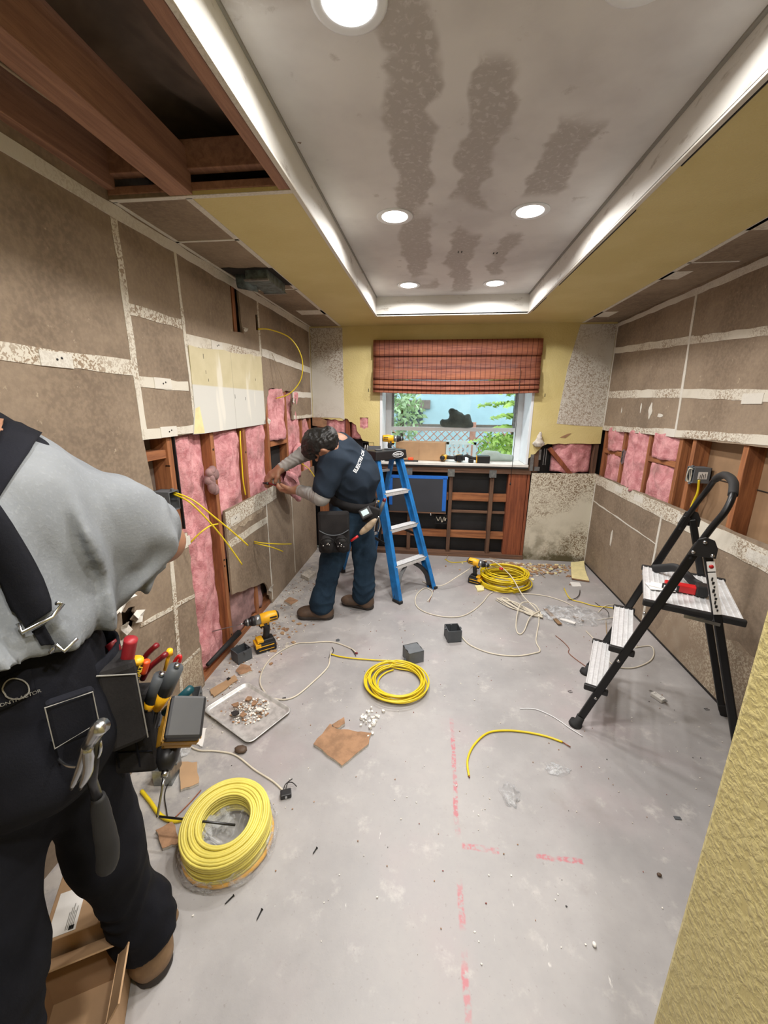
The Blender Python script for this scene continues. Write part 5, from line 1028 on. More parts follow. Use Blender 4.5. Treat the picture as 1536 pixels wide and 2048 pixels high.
def screw(px_, py_, a, L, lb, nm='screw'):
    p_ = pz(px_, py_); d_ = Vector((math.cos(a), math.sin(a), 0)); m = MB(); q = Vector((p_.x, p_.y, .004)); m.tube([q-d_*L/2, q-d_*L*.3, q+d_*L*.42, q+d_*L*.46, q+d_*L/2], [.0008, .002, .0022, .004, .0042], 8); return tag(obj(nm, m, 'black_metal'), lb, 'screw')
screw(459, 1700+101, 1.0, .032, 'black screw on the floor below the big coil, left one'); screw(519, 1831, 1.4, .03, 'black screw on the floor below the big coil, right one'); screw(630, 1703, 1.2, .024, 'short dark screw right of the big coil'); screw(568, 1398-1, .3, .02, 'dark chip by the white loop')
for (x_, y_, a, lb) in ((1140, 1384, .3, 'small wire staple left of the stool\'s front foot'), (1413, 1419, .2, 'small wire staple near the right wall')):
    p_ = pz(x_, y_); m = MB(); Rr = Matrix.Translation((p_.x, p_.y, .003)) @ Matrix.Rotation(a, 4, 'Z'); m.tube([Rr @ Vector(v) for v in ((.012, -.006, 0), (-.01, -.006, 0), (-.01, .006, 0), (.012, .006, 0))], .0012, 6); tag(obj('wire_staple', m, 'dark_steel'), lb, 'staple')
ou = thing('duplex_outlet', 'loose electrical outlet lying on the floor under the step stool', 'outlet', fl3(1315, 1398), .5)
m = MB(); m.b2((-.017, -.033, 0), (.017, .033, .022)); obj('body', m, 'white_board', ou, local=True, bev=.004); m = MB(); m.b2((-.008, -.048, .018), (.008, .048, .0205)); obj('strap', m, 'galvanized', ou, local=True)
m = MB()
for sy in (-1, 1):
    for sx in (-.006, .004): m.b2((sx, sy*.017-.004, .022), (sx+.002, sy*.017+.004, .0226))
obj('slots', m, 'black_ink', ou, local=True)
ou = thing('loose_plug', 'black cable clamp with bare wires at the end of the white cable', 'plug', fl3(572, 1592), .4)
m = MB(); m.b2((-.022, -.016, 0), (.022, .016, .02)); obj('body', m, 'black_plastic', ou, local=True, bev=.004); m = MB(); m.tube(spline([(0, .01, .015), (.01, .03, .03), (.03, .035, .02), (.045, .02, .012)], 4), .002, 6); m.tube(spline([(-.01, .01, .015), (.0, .035, .02), (.03, .045, .03)], 4), .002, 6); obj('wire_ends', m, 'wire_black', ou, local=True); m = MB(); m.b2((-.004, -.017, .005), (.004, -.0155, .016)); obj('screw_plate', m, 'steel', ou, local=True)
m = MB(); shard(m, (0, 0, 0), .02, random.Random(4), .012); o = tag(obj('black_scrap', m, 'black_plastic'), 'crumpled black scrap behind the metal tray', 'scrap'); o.location = fl3(457, 1360)
m = MB(); shard(m, (0, 0, 0), .018, random.Random(9), .004); o = tag(obj('black_scrap', m, 'grey_plastic_dark'), 'flat dark chip behind the yellow tail of cable', 'scrap'); o.location = fl3(676, 1281)
m = MB(); m.b2((-.012, -.006, 0), (.012, .006, .003)); o = tag(obj('grey_chip', m, 'grey_plastic_dark'), 'tiny grey rectangle alone on the right of the floor', 'chip'); o.location = fl3(1355, 1637)
m = MB(); m.ell((0, 0, .006), (.006, .007, .006)); o = tag(obj('white_pebble', m, 'white_paper'), 'small white bead on the floor near the bottom edge', 'bead'); o.location = fl3(1188, 1892)
m = MB(); m.ell((0, 0, .005), (.008, .006, .005)); o = tag(obj('brown_pebble', m, 'leather_brown'), 'small brown crumb on the floor near the textured wall end', 'crumb'); o.location = fl3(1318, 1752)
m = MB(); m.ell((0, 0, .006), (.010, .007, .006)); o = tag(obj('wire_nut', m, 'tool_maroon'), 'small dark red wire nut behind the front coil tail', 'wire nut'); o.location = fl3(713, 1308)
m = MB(); m.ell((0, 0, .012), (.032, .022, .012), n=8, m=5); o = tag(obj('brown_clod', m, 'leather_brown'), 'reddish brown clod just below the metal tray', 'clod'); o.location = fl3(482, 1503)
def film(label, c, R_, H2, seed, nm='plastic_film', sx=1., sy=1.):
    def fn(u, v):
        a = 2*PI*u; n1 = mnoise.noise(Vector((math.cos(a)*2.2, math.sin(a)*2.2, seed+v*3))); r = R_*v*(1+.45*n1); z = H2*(1-v**2)*(.6+.9*abs(mnoise.noise(Vector((r*math.cos(a)*40, r*math.sin(a)*40, seed)))))+.002
        return (c[0]+r*math.cos(a)*sx, c[1]+r*math.sin(a)*sy, c[2]+z)
    m = MB(); m.grid(fn, 36, 9); return tag(obj(nm, m, 'clear_plastic', solid=.0006), label, 'plastic bag')
film('crumpled clear plastic wrapper on the floor, the larger of two at the front', fl3(1020, 1590, 0), .038, .03, 3, sy=1.5)
film('crumpled clear plastic wrapper further back, near the yellow cable offcut', fl3(1115, 1540, 0), .032, .015, 8, sx=1.6)
film('clear bag of scraps lying among white cables near the right wall', fl3(1150, 1232, 0), .20, .06, 5, 'plastic_bag', sx=1.3, sy=.75)
film('clear plastic packaging behind the near worker\'s hanging drill', fl3(362, 1500, 0), .045, .02, 11, sx=1., sy=1.6)
for (a, b_, mt) in (((1090, 1220), (1120, 1252), 'leather_tan'), ((1120, 1240), (1150, 1250), 'white_paper'), ((1148, 1235), (1165, 1246), 'leather_tan')):
    p_, q_ = pz(*a), pz(*b_); m = MB(); m.bar((p_.x, p_.y, .012), (q_.x, q_.y, .014), .03, .006); tag(obj('bag_scrap', m, mt), {'white_paper': 'white paper label inside the clear bag'}.get(mt, 'brown strip inside the clear bag, left' if a[0] < 1100 else 'brown scrap inside the clear bag, right'), 'scrap')
# things at the ceiling and in wall gaps
du = thing('duct_boot', 'dark metal duct box hanging from the torn ceiling edge at the upper left', 'duct', (-1.03, 2.60, 2.2))
m = MB(); m.b2((-1.10, 2.44, 2.235), (-.965, 2.72, 2.32)); obj('duct_box', m, 'duct_metal', du, bev=.004); m = MB(); m.tube([(-1.20, 2.55, 2.27), (-1.09, 2.58, 2.27)], [.045, .06], 14); obj('collar', m, 'duct_metal', du)
m = MB(); m.b2((-1.105, 2.43, 2.232), (-.96, 2.45, 2.24)); m.b2((-1.105, 2.71, 2.232), (-.96, 2.73, 2.24)); obj('flange', m, 'galvanized', du)
m = MB(); m.prism(rag((-1.22, 2.40), (-.93, 2.42), 6, .012, 1)+rag((-.93, 2.76), (-1.2, 2.74), 6, .012, 2), -.003, MZ(ZS)); struct('torn_opening', m, 'dark_void', CE)
for (x_, y_, lb) in ((.10, 2.74, 'a'), (.31, 2.78, 'b')):
    for k in range(2): m = MB(); m.b2((x_+k*.02, y_-.012, ZT-.002), (x_+k*.02+.006, y_+.012, ZT)); struct('nail_mark', m, 'black_ink', CE)
f = SDF((.93, D-.10, 1.16), (1.10, D+.04, 1.36), .006); f.ell((1.01, D-.03, 1.21), (.055, .035, .03), k=120).cap((1.01, D-.03, 1.22), (1.015, D-.03, 1.31), .035, .014, 110)
tag(sobj('crumpled_paper', f.mesh(lambda X, Y, Z: .012*vnoise(X*60, Y*60, Z*60)), 'gypsum_core'), 'crumpled paper tuft on the post right of the window', 'paper')
m = MB(); m.tube([tuple(pz(415, 1330, .10)), tuple(pX(478, 1265, XL+.03))], [.012, .02], 8); tag(obj('pipe_stub', m, 'black_rubber'), 'dark rubber pipe lying in the wall gap beside the long drill bit', 'pipe')
# ================================================================= PEOPLE
from mathutils.bvhtree import BVHTree
def Q(x, y, Y): return tuple(pY(x, y, Y))
def V3(*a): return np.array(a, float)
def nrm(v): v = np.array(v, float); return v/np.linalg.norm(v)
def hand(F, wrist, d, n, side, curl=.5, s=1., k=170, spread=.10):
    d = nrm(d); n = nrm(np.array(n, float)-d*np.dot(n, d)); l = np.cross(d, n)*side; w = np.array(wrist, float)
    for i, off in enumerate((.026, .009, -.009, -.025)):
        F.cap(w+l*off*.5*s, w+d*.075*s+l*off*s, .0145*s, .0115*s, 110)
        L = (.040, .045, .042, .033)[i]*s; p = w+d*.085*s+l*off*s; dd = nrm(d+l*off*spread*40*.1); a = curl*.6
        for j, (f_, r0, r1) in enumerate(((1, .0098, .009), (.66, .009, .0082), (.5, .0082, .0072))):
            v = dd*math.cos(a)+n*math.sin(a); q = p+v*L*f_; F.cap(p, q, r0*s, r1*s, k); p = q; a += curl*.9
    p = w+d*.03*s+l*.026*s; v = nrm(l*.8+d*.7+n*.35); q = p+v*.038*s; F.cap(p, q, .0125*s, .0105*s, 130); v = nrm(l*.2+d*.9+n*(.3+curl*.4)); q2 = q+v*.032*s; F.cap(q, q2, .0102*s, .009*s, k); F.cap(q2, q2+nrm(v+n*.3)*.022*s, .009*s, .0075*s, k)
def head(F, c, fwd, up, s=1.):
    fwd = nrm(fwd); up = nrm(np.array(up, float)-fwd*np.dot(up, fwd)); r = np.cross(fwd, up); R = np.array([r, fwd, up]); c = np.array(c, float)
    F.ell(c+up*.02*s, (.074*s, .094*s, .095*s), R, 90).ell(c+fwd*.025*s-up*.05*s, (.056*s, .066*s, .068*s), R, 80).ell(c+fwd*.055*s-up*.095*s, (.026*s, .022*s, .020*s), R, 90)
    F.cap(c+fwd*.092*s-up*.0*s, c+fwd*.108*s-up*.03*s, .009*s, .014*s, 160)
    for sg in (-1, 1):
        F.ell(c+r*sg*.078*s-up*.012*s-fwd*.005*s, (.010*s, .020*s, .032*s), R, 200); F.ell(c+r*sg*.030*s+fwd*.082*s+up*.018*s, (.022*s, .012*s, .008*s), R, 150); F.ell(c+r*sg*.014*s+fwd*.090*s-up*.058*s, (.018*s, .008*s, .006*s), R, 200)
    return R
def bvh(o): return BVHTree.FromPolygons([v.co.copy() for v in o.data.vertices], [tuple(p.vertices) for p in o.data.polygons])
def hitp(T_, x, y, off=.004):
    d = ray(x, y).normalized(); h_ = T_.ray_cast(CPOS, d)
    if h_[0] is None: return None
    n = h_[1] if h_[1].dot(d) < 0 else -h_[1]; return h_[0]+n*off, n
def ribbon(T_, A, B, off=.006, nu=14, nv=5):       # cloth strip lying on a garment between two edge lines
    A, B = [Vector((*p, 0)) for p in A], [Vector((*p, 0)) for p in B]; sa, sb_ = spline(A, 8), spline(B, 8); vs = []; last = None
    for i in range(len(sa)):
        for j in range(nv+1):
            q = sa[i].lerp(sb_[i], j/nv); h_ = hitp(T_, q.x, q.y, off)
            if h_ is None: h_ = last
            if h_ is None:
                n_ = T_.find_nearest(pY(q.x, q.y, .62)); h_ = (n_[0]+n_[1]*off, n_[1])
            last = h_; vs.append(h_[0])
    m = MB(); m.add(vs, [(i*(nv+1)+j, (i+1)*(nv+1)+j, (i+1)*(nv+1)+j+1, i*(nv+1)+j+1) for i in range(len(sa)-1) for j in range(nv)], True); return m
def wrap_text(name, body, size, mat, T_, pa, pb, parent, bold=0, off=.003, flip=1):
    a, na = hitp(T_, *pa); b_, nb = hitp(T_, *pb); d = (b_-a).normalized(); n = (na+nb).normalized(); y_ = n.cross(d).normalized(); n = d.cross(y_)
    R_ = Matrix((d, y_, n)).transposed().to_4x4(); R_.translation = (a+b_)/2; o = text_mesh(name, body, size, mat, R_, parent, ext=.0004, bold=bold)
    for v in o.data.vertices:
        h_ = T_.find_nearest(v.co); 
        if h_[0]: nn_ = h_[1] if h_[1].dot(n) > 0 else -h_[1]; v.co = h_[0]+nn_*off
    return o
# ----------------------------------------------------------------- the near worker
P1 = thing('person', 'worker in grey sweatshirt and black work trousers, back turned, at the left edge', 'person', (-.78, .58, 0))
fw1 = nrm((-.70, .714, 0)); rt1 = nrm((.714, .70, 0)); upv = V3(0, 0, 1); R1 = np.array([rt1, fw1, upv])
hip = V3(-.79, .60, .97); chest = V3(-.805, .665, 1.29); neck = V3(-.835, .69, 1.455)
Rs, Re, Rw = V3(-.705, .785, 1.320), V3(*Q(324, 1084, .93)), V3(-.93, 1.10, 1.25)
Ls, Le, Lw = V3(-.955, .545, 1.36), V3(-1.08, .66, 1.18), V3(-1.08, .93, 1.19)
Rh, Rk, Ra = V3(-.785, .655, .88), V3(-.767, .66, .49), V3(-.762, .715, .09)
Lh, Lk, La = V3(-.865, .545, .90), V3(-.80, .42, .50), V3(-.79, .31, .09)
F = SDF((-1.22, .12, 0), (-.50, 1.30, 1.82), .008)
F.ell(chest, (.165, .105, .22), R1, 45).ell(hip, (.150, .11, .15), R1, 45).cap(hip, chest, .11, .12, 45).cap(Rs, Ls, .06, .06, 50)
hc1 = V3(-1.025, .755, 1.45); F.cap(neck, hc1+V3(.03, -.01, -.02), .058, .05, 60); R1h = head(F, hc1, V3(-.55, .35, -.75), V3(-.75, .2, .6))
for (a, b_, c_) in ((Rs, Re, Rw), (Ls, Le, Lw)): F.cap(a, b_, .052, .044, 60).cap(b_, c_, .048, .030, 60)
for (a, b_, c_) in ((Rh, Rk, Ra), (Lh, Lk, La)): F.cap(a, b_, .085, .058, 50).cap(b_, c_, .055, .038, 60).cap(c_, c_+fw1*.10-upv*.05, .034, .03, 60)
hand(F, Rw, Rw-Re+fw1*.1, (0, 0, -1), -1, .5); hand(F, Lw, Lw-Le, (0, 0, -1), 1, .5)
body1 = sobj('body', F.mesh(), 'skin', P1)
F = SDF((-1.24, .30, .92), (-.48, 1.12, 1.62), .0075)
F.ell(chest, (.190, .135, .21), R1, 42).ell(hip+upv*.19, (.186, .146, .12), R1, 45).cap(Rs, Ls, .062, .062, 45).cap(neck-upv*.09, neck-upv*.02, .075, .062, 50)
dr = nrm(Re-Rs); F.cap(Rs, Rs+(Re-Rs)*.5, .072, .080, 50).cap(Rs+(Re-Rs)*.45-upv*.015, Re-dr*.088-upv*.002, .082, .060, 65).cap(Rs-upv*.06-fw1*.0, Rs-upv*.16-rt1*.03, .07, .06, 40)
F.cap(Ls, Le, .085, .08, 45).cap(Le, Lw-(Lw-Le)*.3, .078, .055, 55)
dn = nrm(Re-Rs+V3(.6, -.05, -.05)*.25)
def fold1(X, Y, Z):
    u = (X+.79)*rt1[0]+(Y-.60)*rt1[1]; w = (X+.79)*fw1[0]+(Y-.60)*fw1[1]; wx = .05*vnoise(X*6, Y*6, Z*4)
    t_ = np.clip((u-.10)/.10, 0, 1); ph = u*60+(Z-1.2)*(8+10*t_)+w*12+wx*70
    g = (.010*np.sin(ph*1.25)+.004*np.sin(ph*2.6+1))*np.clip((1.42-Z)*9, 0, 1)-.004; arm = np.clip((u-.14)/.06, 0, 1)*np.clip((Z-1.1)*20, 0, 1)
    s_ = (X-Rs[0])*dr[0]+(Y-Rs[1])*dr[1]+(Z-Rs[2])*dr[2]; g2 = .008*np.sin(s_*60+vnoise(X*10, Y*10, Z*10)*3.2)-.004
    return g*(1-arm)+g2*arm*np.clip((s_-.03)*18, 0, 1)+.005*vnoise(X*24, Y*24, Z*14)+.009*vnoise(X*9, Y*9, Z*5)
ce = Re-dr*.045
shirt1 = sobj('sweatshirt', F.mesh(fold1, [(0, -.26, -1, -1.277)]), 'grey_fleece', P1)
F = SDF((-1.22, .10, .03), (-.50, .98, 1.20), .0075)
F.ell(hip-upv*.01, (.166, .136, .10), R1, 55).ell(hip+upv*.10, (.164, .130, .12), R1, 55).ell(hip-upv*.08, (.180, .140, .12), R1, 55)
F.cap(Rh, Rk, .094, .072, 60).cap(Rk, Ra+upv*.03, .070, .068, 60).cap(Ra+upv*.10, Ra+upv*.04, .068, .070, 70).cap(Lh, Lk, .100, .084, 60).cap(Lk, La+upv*.03, .084, .086, 60)
def fold2(X, Y, Z): return .010*vnoise(X*9, Y*9, Z*7)+.006*np.abs(np.sin(Z*34+vnoise(X*10, Y*10, Z*6)*3.2))*np.clip((.62-Z)*3, .15, 1)+.003*vnoise(X*40, Y*40, Z*20)-.004
pants1 = sobj('trousers', F.mesh(fold2, [(0, 0, -1, -.10), (0, 0, 1, 1.17)]), 'black_canvas', P1)
def boot(parent, ankle, fwd, mat, s=1., side=1):
    a = np.array(ankle, float); f = nrm(fwd); r = np.cross(f, upv); R = np.array([r, f, upv]); a0 = V3(a[0], a[1], 0)
    F = SDF(a0-.24*s-V3(0, 0, 0), a0+.30*s, .006); F.cap(a0+upv*.05*s-f*.02*s, a0+upv*.19*s-f*.01*s, .052*s, .056*s, 70).ell(a0+f*.06*s+upv*.045*s, (.046*s, .11*s, .045*s), R, 70).ell(a0+f*.135*s+upv*.038*s, (.050*s, .065*s, .038*s), R, 80).ell(a0-f*.035*s+upv*.045*s, (.043*s, .045*s, .045*s), R, 80)
    b_ = sobj('boot', F.mesh(lambda X, Y, Z: .002*vnoise(X*40, Y*40, Z*40), [(0, 0, -1, -.018)]), mat, parent)
    F = SDF(a0-.24*s, a0+.30*s, .005); F.cap(a0-f*.035*s+upv*.012, a0+f*.14*s+upv*.012, .050*s, .055*s, 140); sobj('sole', F.mesh(None, [(0, 0, 1, .026), (0, 0, -1, -.001)]), 'sole_dark', b_, 0); return b_
boot(P1, Ra, (-.86, .50, 0), 'leather_tan', .98); boot(P1, La, fw1, 'leather_tan', 1.06)
F = SDF(hc1-.17, hc1+.17, .007); F.ell(hc1+R1h[2]*.03-R1h[1]*.02, (.085, .105, .095), R1h, 90); sobj('hair', F.mesh(lambda X, Y, Z: .005*vnoise(X*50, Y*50, Z*50)), 'hair', P1)
F = SDF(neck-.2, neck+.2, .007); F.cap(neck-upv*.045+V3(.02, -.02, 0), neck+(hc1-neck)*.62, .100, .098, 70); sobj('collar', F.mesh(lambda X, Y, Z: .003*vnoise(X*30, Y*30, Z*30)), 'black_canvas', P1)
T1 = bvh(shirt1); TP = bvh(pants1)
obj('shoulder_strap', ribbon(T1, [(8, 846), (-10, 900), (-60, 960)], [(92, 852), (48, 920), (-10, 1010)], .006), 'black_canvas', P1, solid=.005)
sp1 = obj('suspender', ribbon(T1, [(-80, 1010), (-20, 1110), (22, 1200), (50, 1258)], [(-30, 960), (26, 1065), (75, 1160), (98, 1222)], .007), 'black_canvas', P1, solid=.005)
def clip_on(T_, pts, r, mat, parent, name, off=.012):
    h_ = [hitp(T_, *p, off) for p in pts]; m = MB(); m.tube([q[0] for q in h_ if q], r, 8); return obj(name, m, mat, parent)
clip_on(T1, [(36, 1250), (45, 1266), (100, 1232), (108, 1216), (98, 1212)], .0035, 'steel', sp1, 'buckle', .014)
obj('strap_end', ribbon(T1, [(62, 1262), (78, 1290)], [(92, 1246), (112, 1282)], .008), 'black_canvas', sp1, solid=.004)
clip_on(T1, [(88, 1302), (100, 1290), (118, 1276), (132, 1290), (138, 1276)], .0035, 'steel', sp1, 'clip', .015)
# belt and gear
def ringband(c, ra, rb, R, z0, z1, n=48, th=.006):
    m = MB(); vs = []
    for (rr, zz) in ((0, z0), (th, z0), (th, z1), (0, z1)):
        for k in range(n):
            a = 2*PI*k/n; p = c+R[0]*(ra+rr)*math.cos(a)+R[1]*(rb+rr)*math.sin(a); vs.append((p[0], p[1], zz))
    return m.add(vs, [(i*n+k, i*n+(k+1) % n, ((i+1) % 4)*n+(k+1) % n, ((i+1) % 4)*n+k) for i in range(4) for k in range(n)], True)
bt1 = obj('tool_belt', ringband(hip-upv*.97, .158, .128, R1, 1.0, 1.055), 'black_canvas', P1)
TB = bvh(bt1)
def frame(o, xd, zd):
    z = Vector(zd).normalized(); x = Vector(xd); x = (x-z*x.dot(z)).normalized(); y = z.cross(x); Mx_ = Matrix((x, y, z)).transposed().to_4x4(); Mx_.translation = o; return Mx_
def fbox(name, Mx_, b, mat, parent, bev=.006, taper=None):
    m = MB(); m.box((0, 0, 0), b, taper=taper or 1.); m.v = [tuple(Mx_ @ Vector(v)) for v in m.v]; return obj(name, m, mat, parent, bev=bev)
# patch and pockets on the trousers, seen from behind
h_ = hitp(TP, 72, 1395, .004); pt = obj('trouser_patch', ribbon(TP, [(-2, 1420), (26, 1408), (52, 1392), (72, 1380)], [(-12, 1366), (16, 1352), (44, 1340), (62, 1338)], .004), 'black_canvas', pants1, solid=.002)
TPP = TP
for (a, b_, s_, tx) in (((8, 1405), (66, 1384), .0105, 'CONTRACTOR'),):
    try: wrap_text('patch_lettering', tx, s_*.78, 'grey_ink', TP, a, b_, pt, off=.0085)
    except Exception as ex_: print('text', ex_)
rg = [hitp(TP, 32+26*math.cos(a), 1376+20*math.sin(a), .0085) for a in [k*PI/12 for k in range(24)]]
m = MB(); m.tube([q[0] for q in rg if q], .0012, 5, closed=True); obj('patch_ring', m, 'grey_ink', pt)
Hc = Vector(tuple(hip)); bk = -Vector(tuple(fw1)); rv = Vector(tuple(rt1))
ph = fbox('phone_pouch', frame(Vector(Q(148, 1432, .50)), rv, bk), (.066, .088, .020), 'black_canvas', P1, .008)
m = MB(); fr_ = frame(Vector(Q(148, 1432, .50))+bk*.013, rv, bk)
m.tube([fr_ @ Vector(v) for v in ((-.031, .041, 0), (.031, .041, 0), (.031, -.02, 0), (-.031, -.038, 0))], .0012, 5, closed=True); obj('stitching', m, 'grey_ink', ph)
pk = fbox('tool_pouch', frame(Vector(Q(240, 1398, .66)), rv, bk), (.075, .20, .075), 'pouch_nylon', P1, .014, None)
p2 = fbox('tool_pouch', frame(Vector(Q(268, 1455, .70)), Vector((1, .3, 0)), Vector((.2, -1, .1))), (.105, .20, .055), 'pouch_nylon', P1, .012)
m = MB(); fr_ = frame(Vector(Q(240, 1398, .66))+bk*.039, rv, bk); m.tube([fr_ @ Vector(v) for v in ((-.034, .095, 0), (.034, .07, 0), (.036, -.09, 0))], .0016, 5); obj('stitching', m, 'grey_ink', pk)
m = MB(); fr_ = frame(Vector(Q(268, 1455, .70)), Vector((1, .3, 0)), Vector((.2, -1, .1)))
for yy in (.06, .01, -.04): m.tube([fr_ @ Vector(v) for v in ((-.05, yy, .029), (.05, yy, .029))], .0016, 5)
m.box(fr_ @ Vector((-.025, -.02, .033)), (.003, .003, .12)); m.box(fr_ @ Vector((.02, -.02, .033)), (.003, .003, .12)); obj('loops', m, 'black_canvas', p2)
# tools carried
def tool(name, label, cat, parts, group=None):
    r_ = thing(name, label, cat, parts[0][1][0], group=group)
    for (nm, pts, rad, mat) in parts: m = MB(); m.tube(pts if len(pts) < 3 else spline(pts, 4), rad if not isinstance(rad, list) or len(pts) < 3 else [rad[min(len(rad)-1, i*len(rad)//(len(spline(pts, 4))))] for i in range(len(spline(pts, 4)))], 12); obj(nm, m, mat, r_)
    return r_
tool('screwdriver', 'black screwdriver with yellow cap upright in the near worker\'s pouch', 'screwdriver', [('handle', [Q(262, 1372, .70), Q(274, 1324, .70)], .013, 'black_plastic'), ('cap', [Q(274, 1324, .70), Q(275, 1317, .70)], [.0145, .012], 'tool_yellow'), ('shaft', [Q(262, 1372, .70), Q(250, 1440, .70)], .003, 'steel')])
Td = Matrix((Vector(Q(275, 1330, .685))-Vector(Q(268, 1368, .685)), Vector((1, .1, 0)), Vector((0, -1, 0)))); dd_ = Td[0].normalized()
text_mesh('handle_lettering', 'DEWALT', .011, 'yellow_ink', frame(Vector(Q(276, 1352, .686)), dd_, Vector((.25, -1, .3))), bpy.data.objects['screwdriver'], bold=.0006)
tool('lineman_pliers', 'pliers with fat red grip leaning out of the near worker\'s pouch', 'pliers', [('grip', [Q(250, 1350, .67), Q(257, 1305, .67), Q(262, 1278, .67)], .013, 'grip_red'), ('grip', [Q(238, 1335, .69), Q(230, 1300, .69), Q(220, 1285, .69)], .012, 'tool_maroon')])
tool('cable_cutter', 'cutter with dark maroon handles in the near worker\'s pouch', 'cutter', [('handle', [Q(285, 1358, .72), Q(300, 1335, .72), Q(332, 1308, .72)], .0065, 'tool_maroon'), ('handle', [Q(282, 1330, .74), Q(295, 1308, .74), Q(314, 1290, .74)], .0065, 'tool_maroon')])
tool('wire_stripper', 'orange handled stripper tucked in the near worker\'s pouch', 'stripper', [('handle', [Q(286, 1345, .71), Q(291, 1332, .71), Q(293, 1322, .71)], .008, 'orange_plastic'), ('handle', [Q(214, 1312, .70), Q(200, 1302, .70)], .014, 'orange_plastic')])
tool('nut_driver', 'yellow tipped driver in the near worker\'s pouch', 'driver', [('shaft', [Q(330, 1340, .74), Q(338, 1308, .74)], .004, 'tool_yellow'), ('tip', [Q(338, 1308, .74), Q(340, 1299, .74)], [.009, .006], 'tool_yellow')])
for i, (a, b_, c_, lb) in enumerate((((322, 1352), (304, 1400), (292, 1424), 'fat grey and yellow screwdriver on the near side of the pouch'), ((352, 1335), (330, 1385), (314, 1418), 'fat grey and yellow screwdriver further out on the pouch'))):
    tool('screwdriver', lb, 'screwdriver', [('grip', [Q(*a, .70), Q(*b_, .70)], .0155, 'grey_plastic_dark'), ('collar', [Q(*b_, .70), Q(*c_, .70)], [.015, .009], 'tool_yellow'), ('ferrule', [Q(a[0]+1, a[1]-1, .70), Q(a[0]+3, a[1]-6, .70)], .006, 'steel'), ('shaft', [Q(*c_, .70), Q(c_[0]-18, c_[1]+100, .70)], .004, 'dark_steel')])
tool('red_pliers', 'small red looped plier handle beside the grey screwdrivers', 'pliers', [('handle', [Q(345, 1335, .75), Q(352, 1318, .75), Q(360, 1312, .75), Q(360, 1322, .75), Q(352, 1335, .75)], .004, 'tool_red')])
tool('teal_marker', 'dark teal rod sticking out over the near worker\'s drill battery', 'marker', [('barrel', [Q(330, 1425, .68), Q(381, 1378, .68)], .009, 'teal_plastic')])
# impact driver hanging nose down: battery at px (368,1435), nose at (300,1585)
bt, ns = Vector(Q(368, 1440, .62)), Vector(Q(302, 1580, .72)); 
hd_ = Vector(Q(310, 1520, .72)); zax = (RT*-.51-UP*.62+FW*.6).normalized(); xax = (RT*.15-UP*.75-FW*.64).normalized(); xax = (xax-zax*xax.dot(zax)).normalized(); yax = zax.cross(xax)
Rd = Matrix((xax, yax, zax)).transposed()
d2 = make_drill('impact_driver', 'black and yellow impact driver hanging nose down from the near worker\'s belt', bt-zax*.03, Rd, .08, yellow='worn_yellow', impact=True, s=.86)
# hammer in the back loop
hm = thing('claw_hammer', 'claw hammer with long dark grip hanging behind the near worker\'s hip', 'hammer', Q(195, 1500, .50))
m = MB(); m.tube([Q(192, 1480, .49), Q(184, 1560, .49), Q(196, 1600, .50)], [.008, .008, .009], 10); obj('shaft', m, 'dark_steel', hm)
m = MB(); m.tube(spline([Q(196, 1592, .50), Q(205, 1640, .50), Q(216, 1700, .50), Q(212, 1738, .50)], 5), [.011, .012, .014, .015, .016, .016, .017, .018, .018, .019, .019, .019, .019, .018, .017, .012], 14); obj('grip', m, 'black_rubber', hm)
m = MB(); m.tube([Q(206, 1450, .48), Q(196, 1458, .48), Q(186, 1476, .48), Q(170, 1500, .48)], [.012, .0125, .010, .009], 12)
for (a, b_) in (((160, 1540), (142, 1578)), ((176, 1540), (160, 1578))): m.tube(spline([Q(176, 1492, .48), Q(*a, .475), Q(*b_, .47)], 4), [.010, .009, .009, .008, .008, .007, .006, .004, .003], 8, sx=1.)
obj('head', m, 'steel', hm)
hl_ = thing('hammer_loop', 'steel ring holster loop on the near worker\'s belt', 'tool loop', Q(165, 1530, .50)); m = MB(); m.tube(spline([Q(116, 1518, .50), Q(135, 1532, .49), Q(165, 1532, .49), Q(195, 1515, .49), Q(202, 1490, .49), Q(195, 1470, .50)], 5), .0025, 8); obj('ring', m, 'steel', hl_); m = MB(); m.box(Q(112, 1500, .51), (.02, .012, .05)); obj('leather_tab', m, 'black_canvas', hl_)

# ----------------------------------------------------------------- the bending worker
P2 = thing('person', 'man in navy ELECTRICAL shirt and jeans bending over the left wall gap', 'person', (-.64, 2.78, 0))
fw2 = nrm((-.90, .43, 0)); rt2 = nrm((.43, .90, 0))
pel = V3(-.575, 2.85, .86); mid = V3(-.555, 2.83, 1.06); nk = V3(-.665, 2.76, 1.27); hc2 = V3(*Q(647, 893, 2.63))
s2 = nrm(nk-mid)
NS, FS = V3(-.655, 2.63, 1.19), V3(-.70, 2.92, 1.27)
NE, NW = V3(*Q(642, 994, 2.56)), V3(*Q(598, 980, 2.66)); FE, FWr = V3(*Q(612, 905, 2.86)), V3(*Q(562, 936, 2.80))
HN, KN, AN = V3(-.62, 2.78, .80), V3(-.72, 2.74, .43), V3(*pz(652, 1238)[:2], .09)
HF, KF, AF = V3(-.54, 2.90, .80), V3(-.50, 2.90, .43), V3(*pz(734, 1218)[:2], .09)
AN = AN+V3(-.03, .02, 0); AF = AF+V3(-.03, .03, 0)
R2 = np.array([rt2, fw2, upv])
up2 = nrm(nk-mid); fb2 = nrm(fw2-up2*(fw2@up2)); R2b = np.array([np.cross(fb2, up2), fb2, up2])
hup = nrm(V3(-.80, -.12, .22)); hfw = nrm(V3(-.35, .25, -.9))
F = SDF((-1.22, 2.40, 0), (-.30, 3.10, 1.50), .0062)
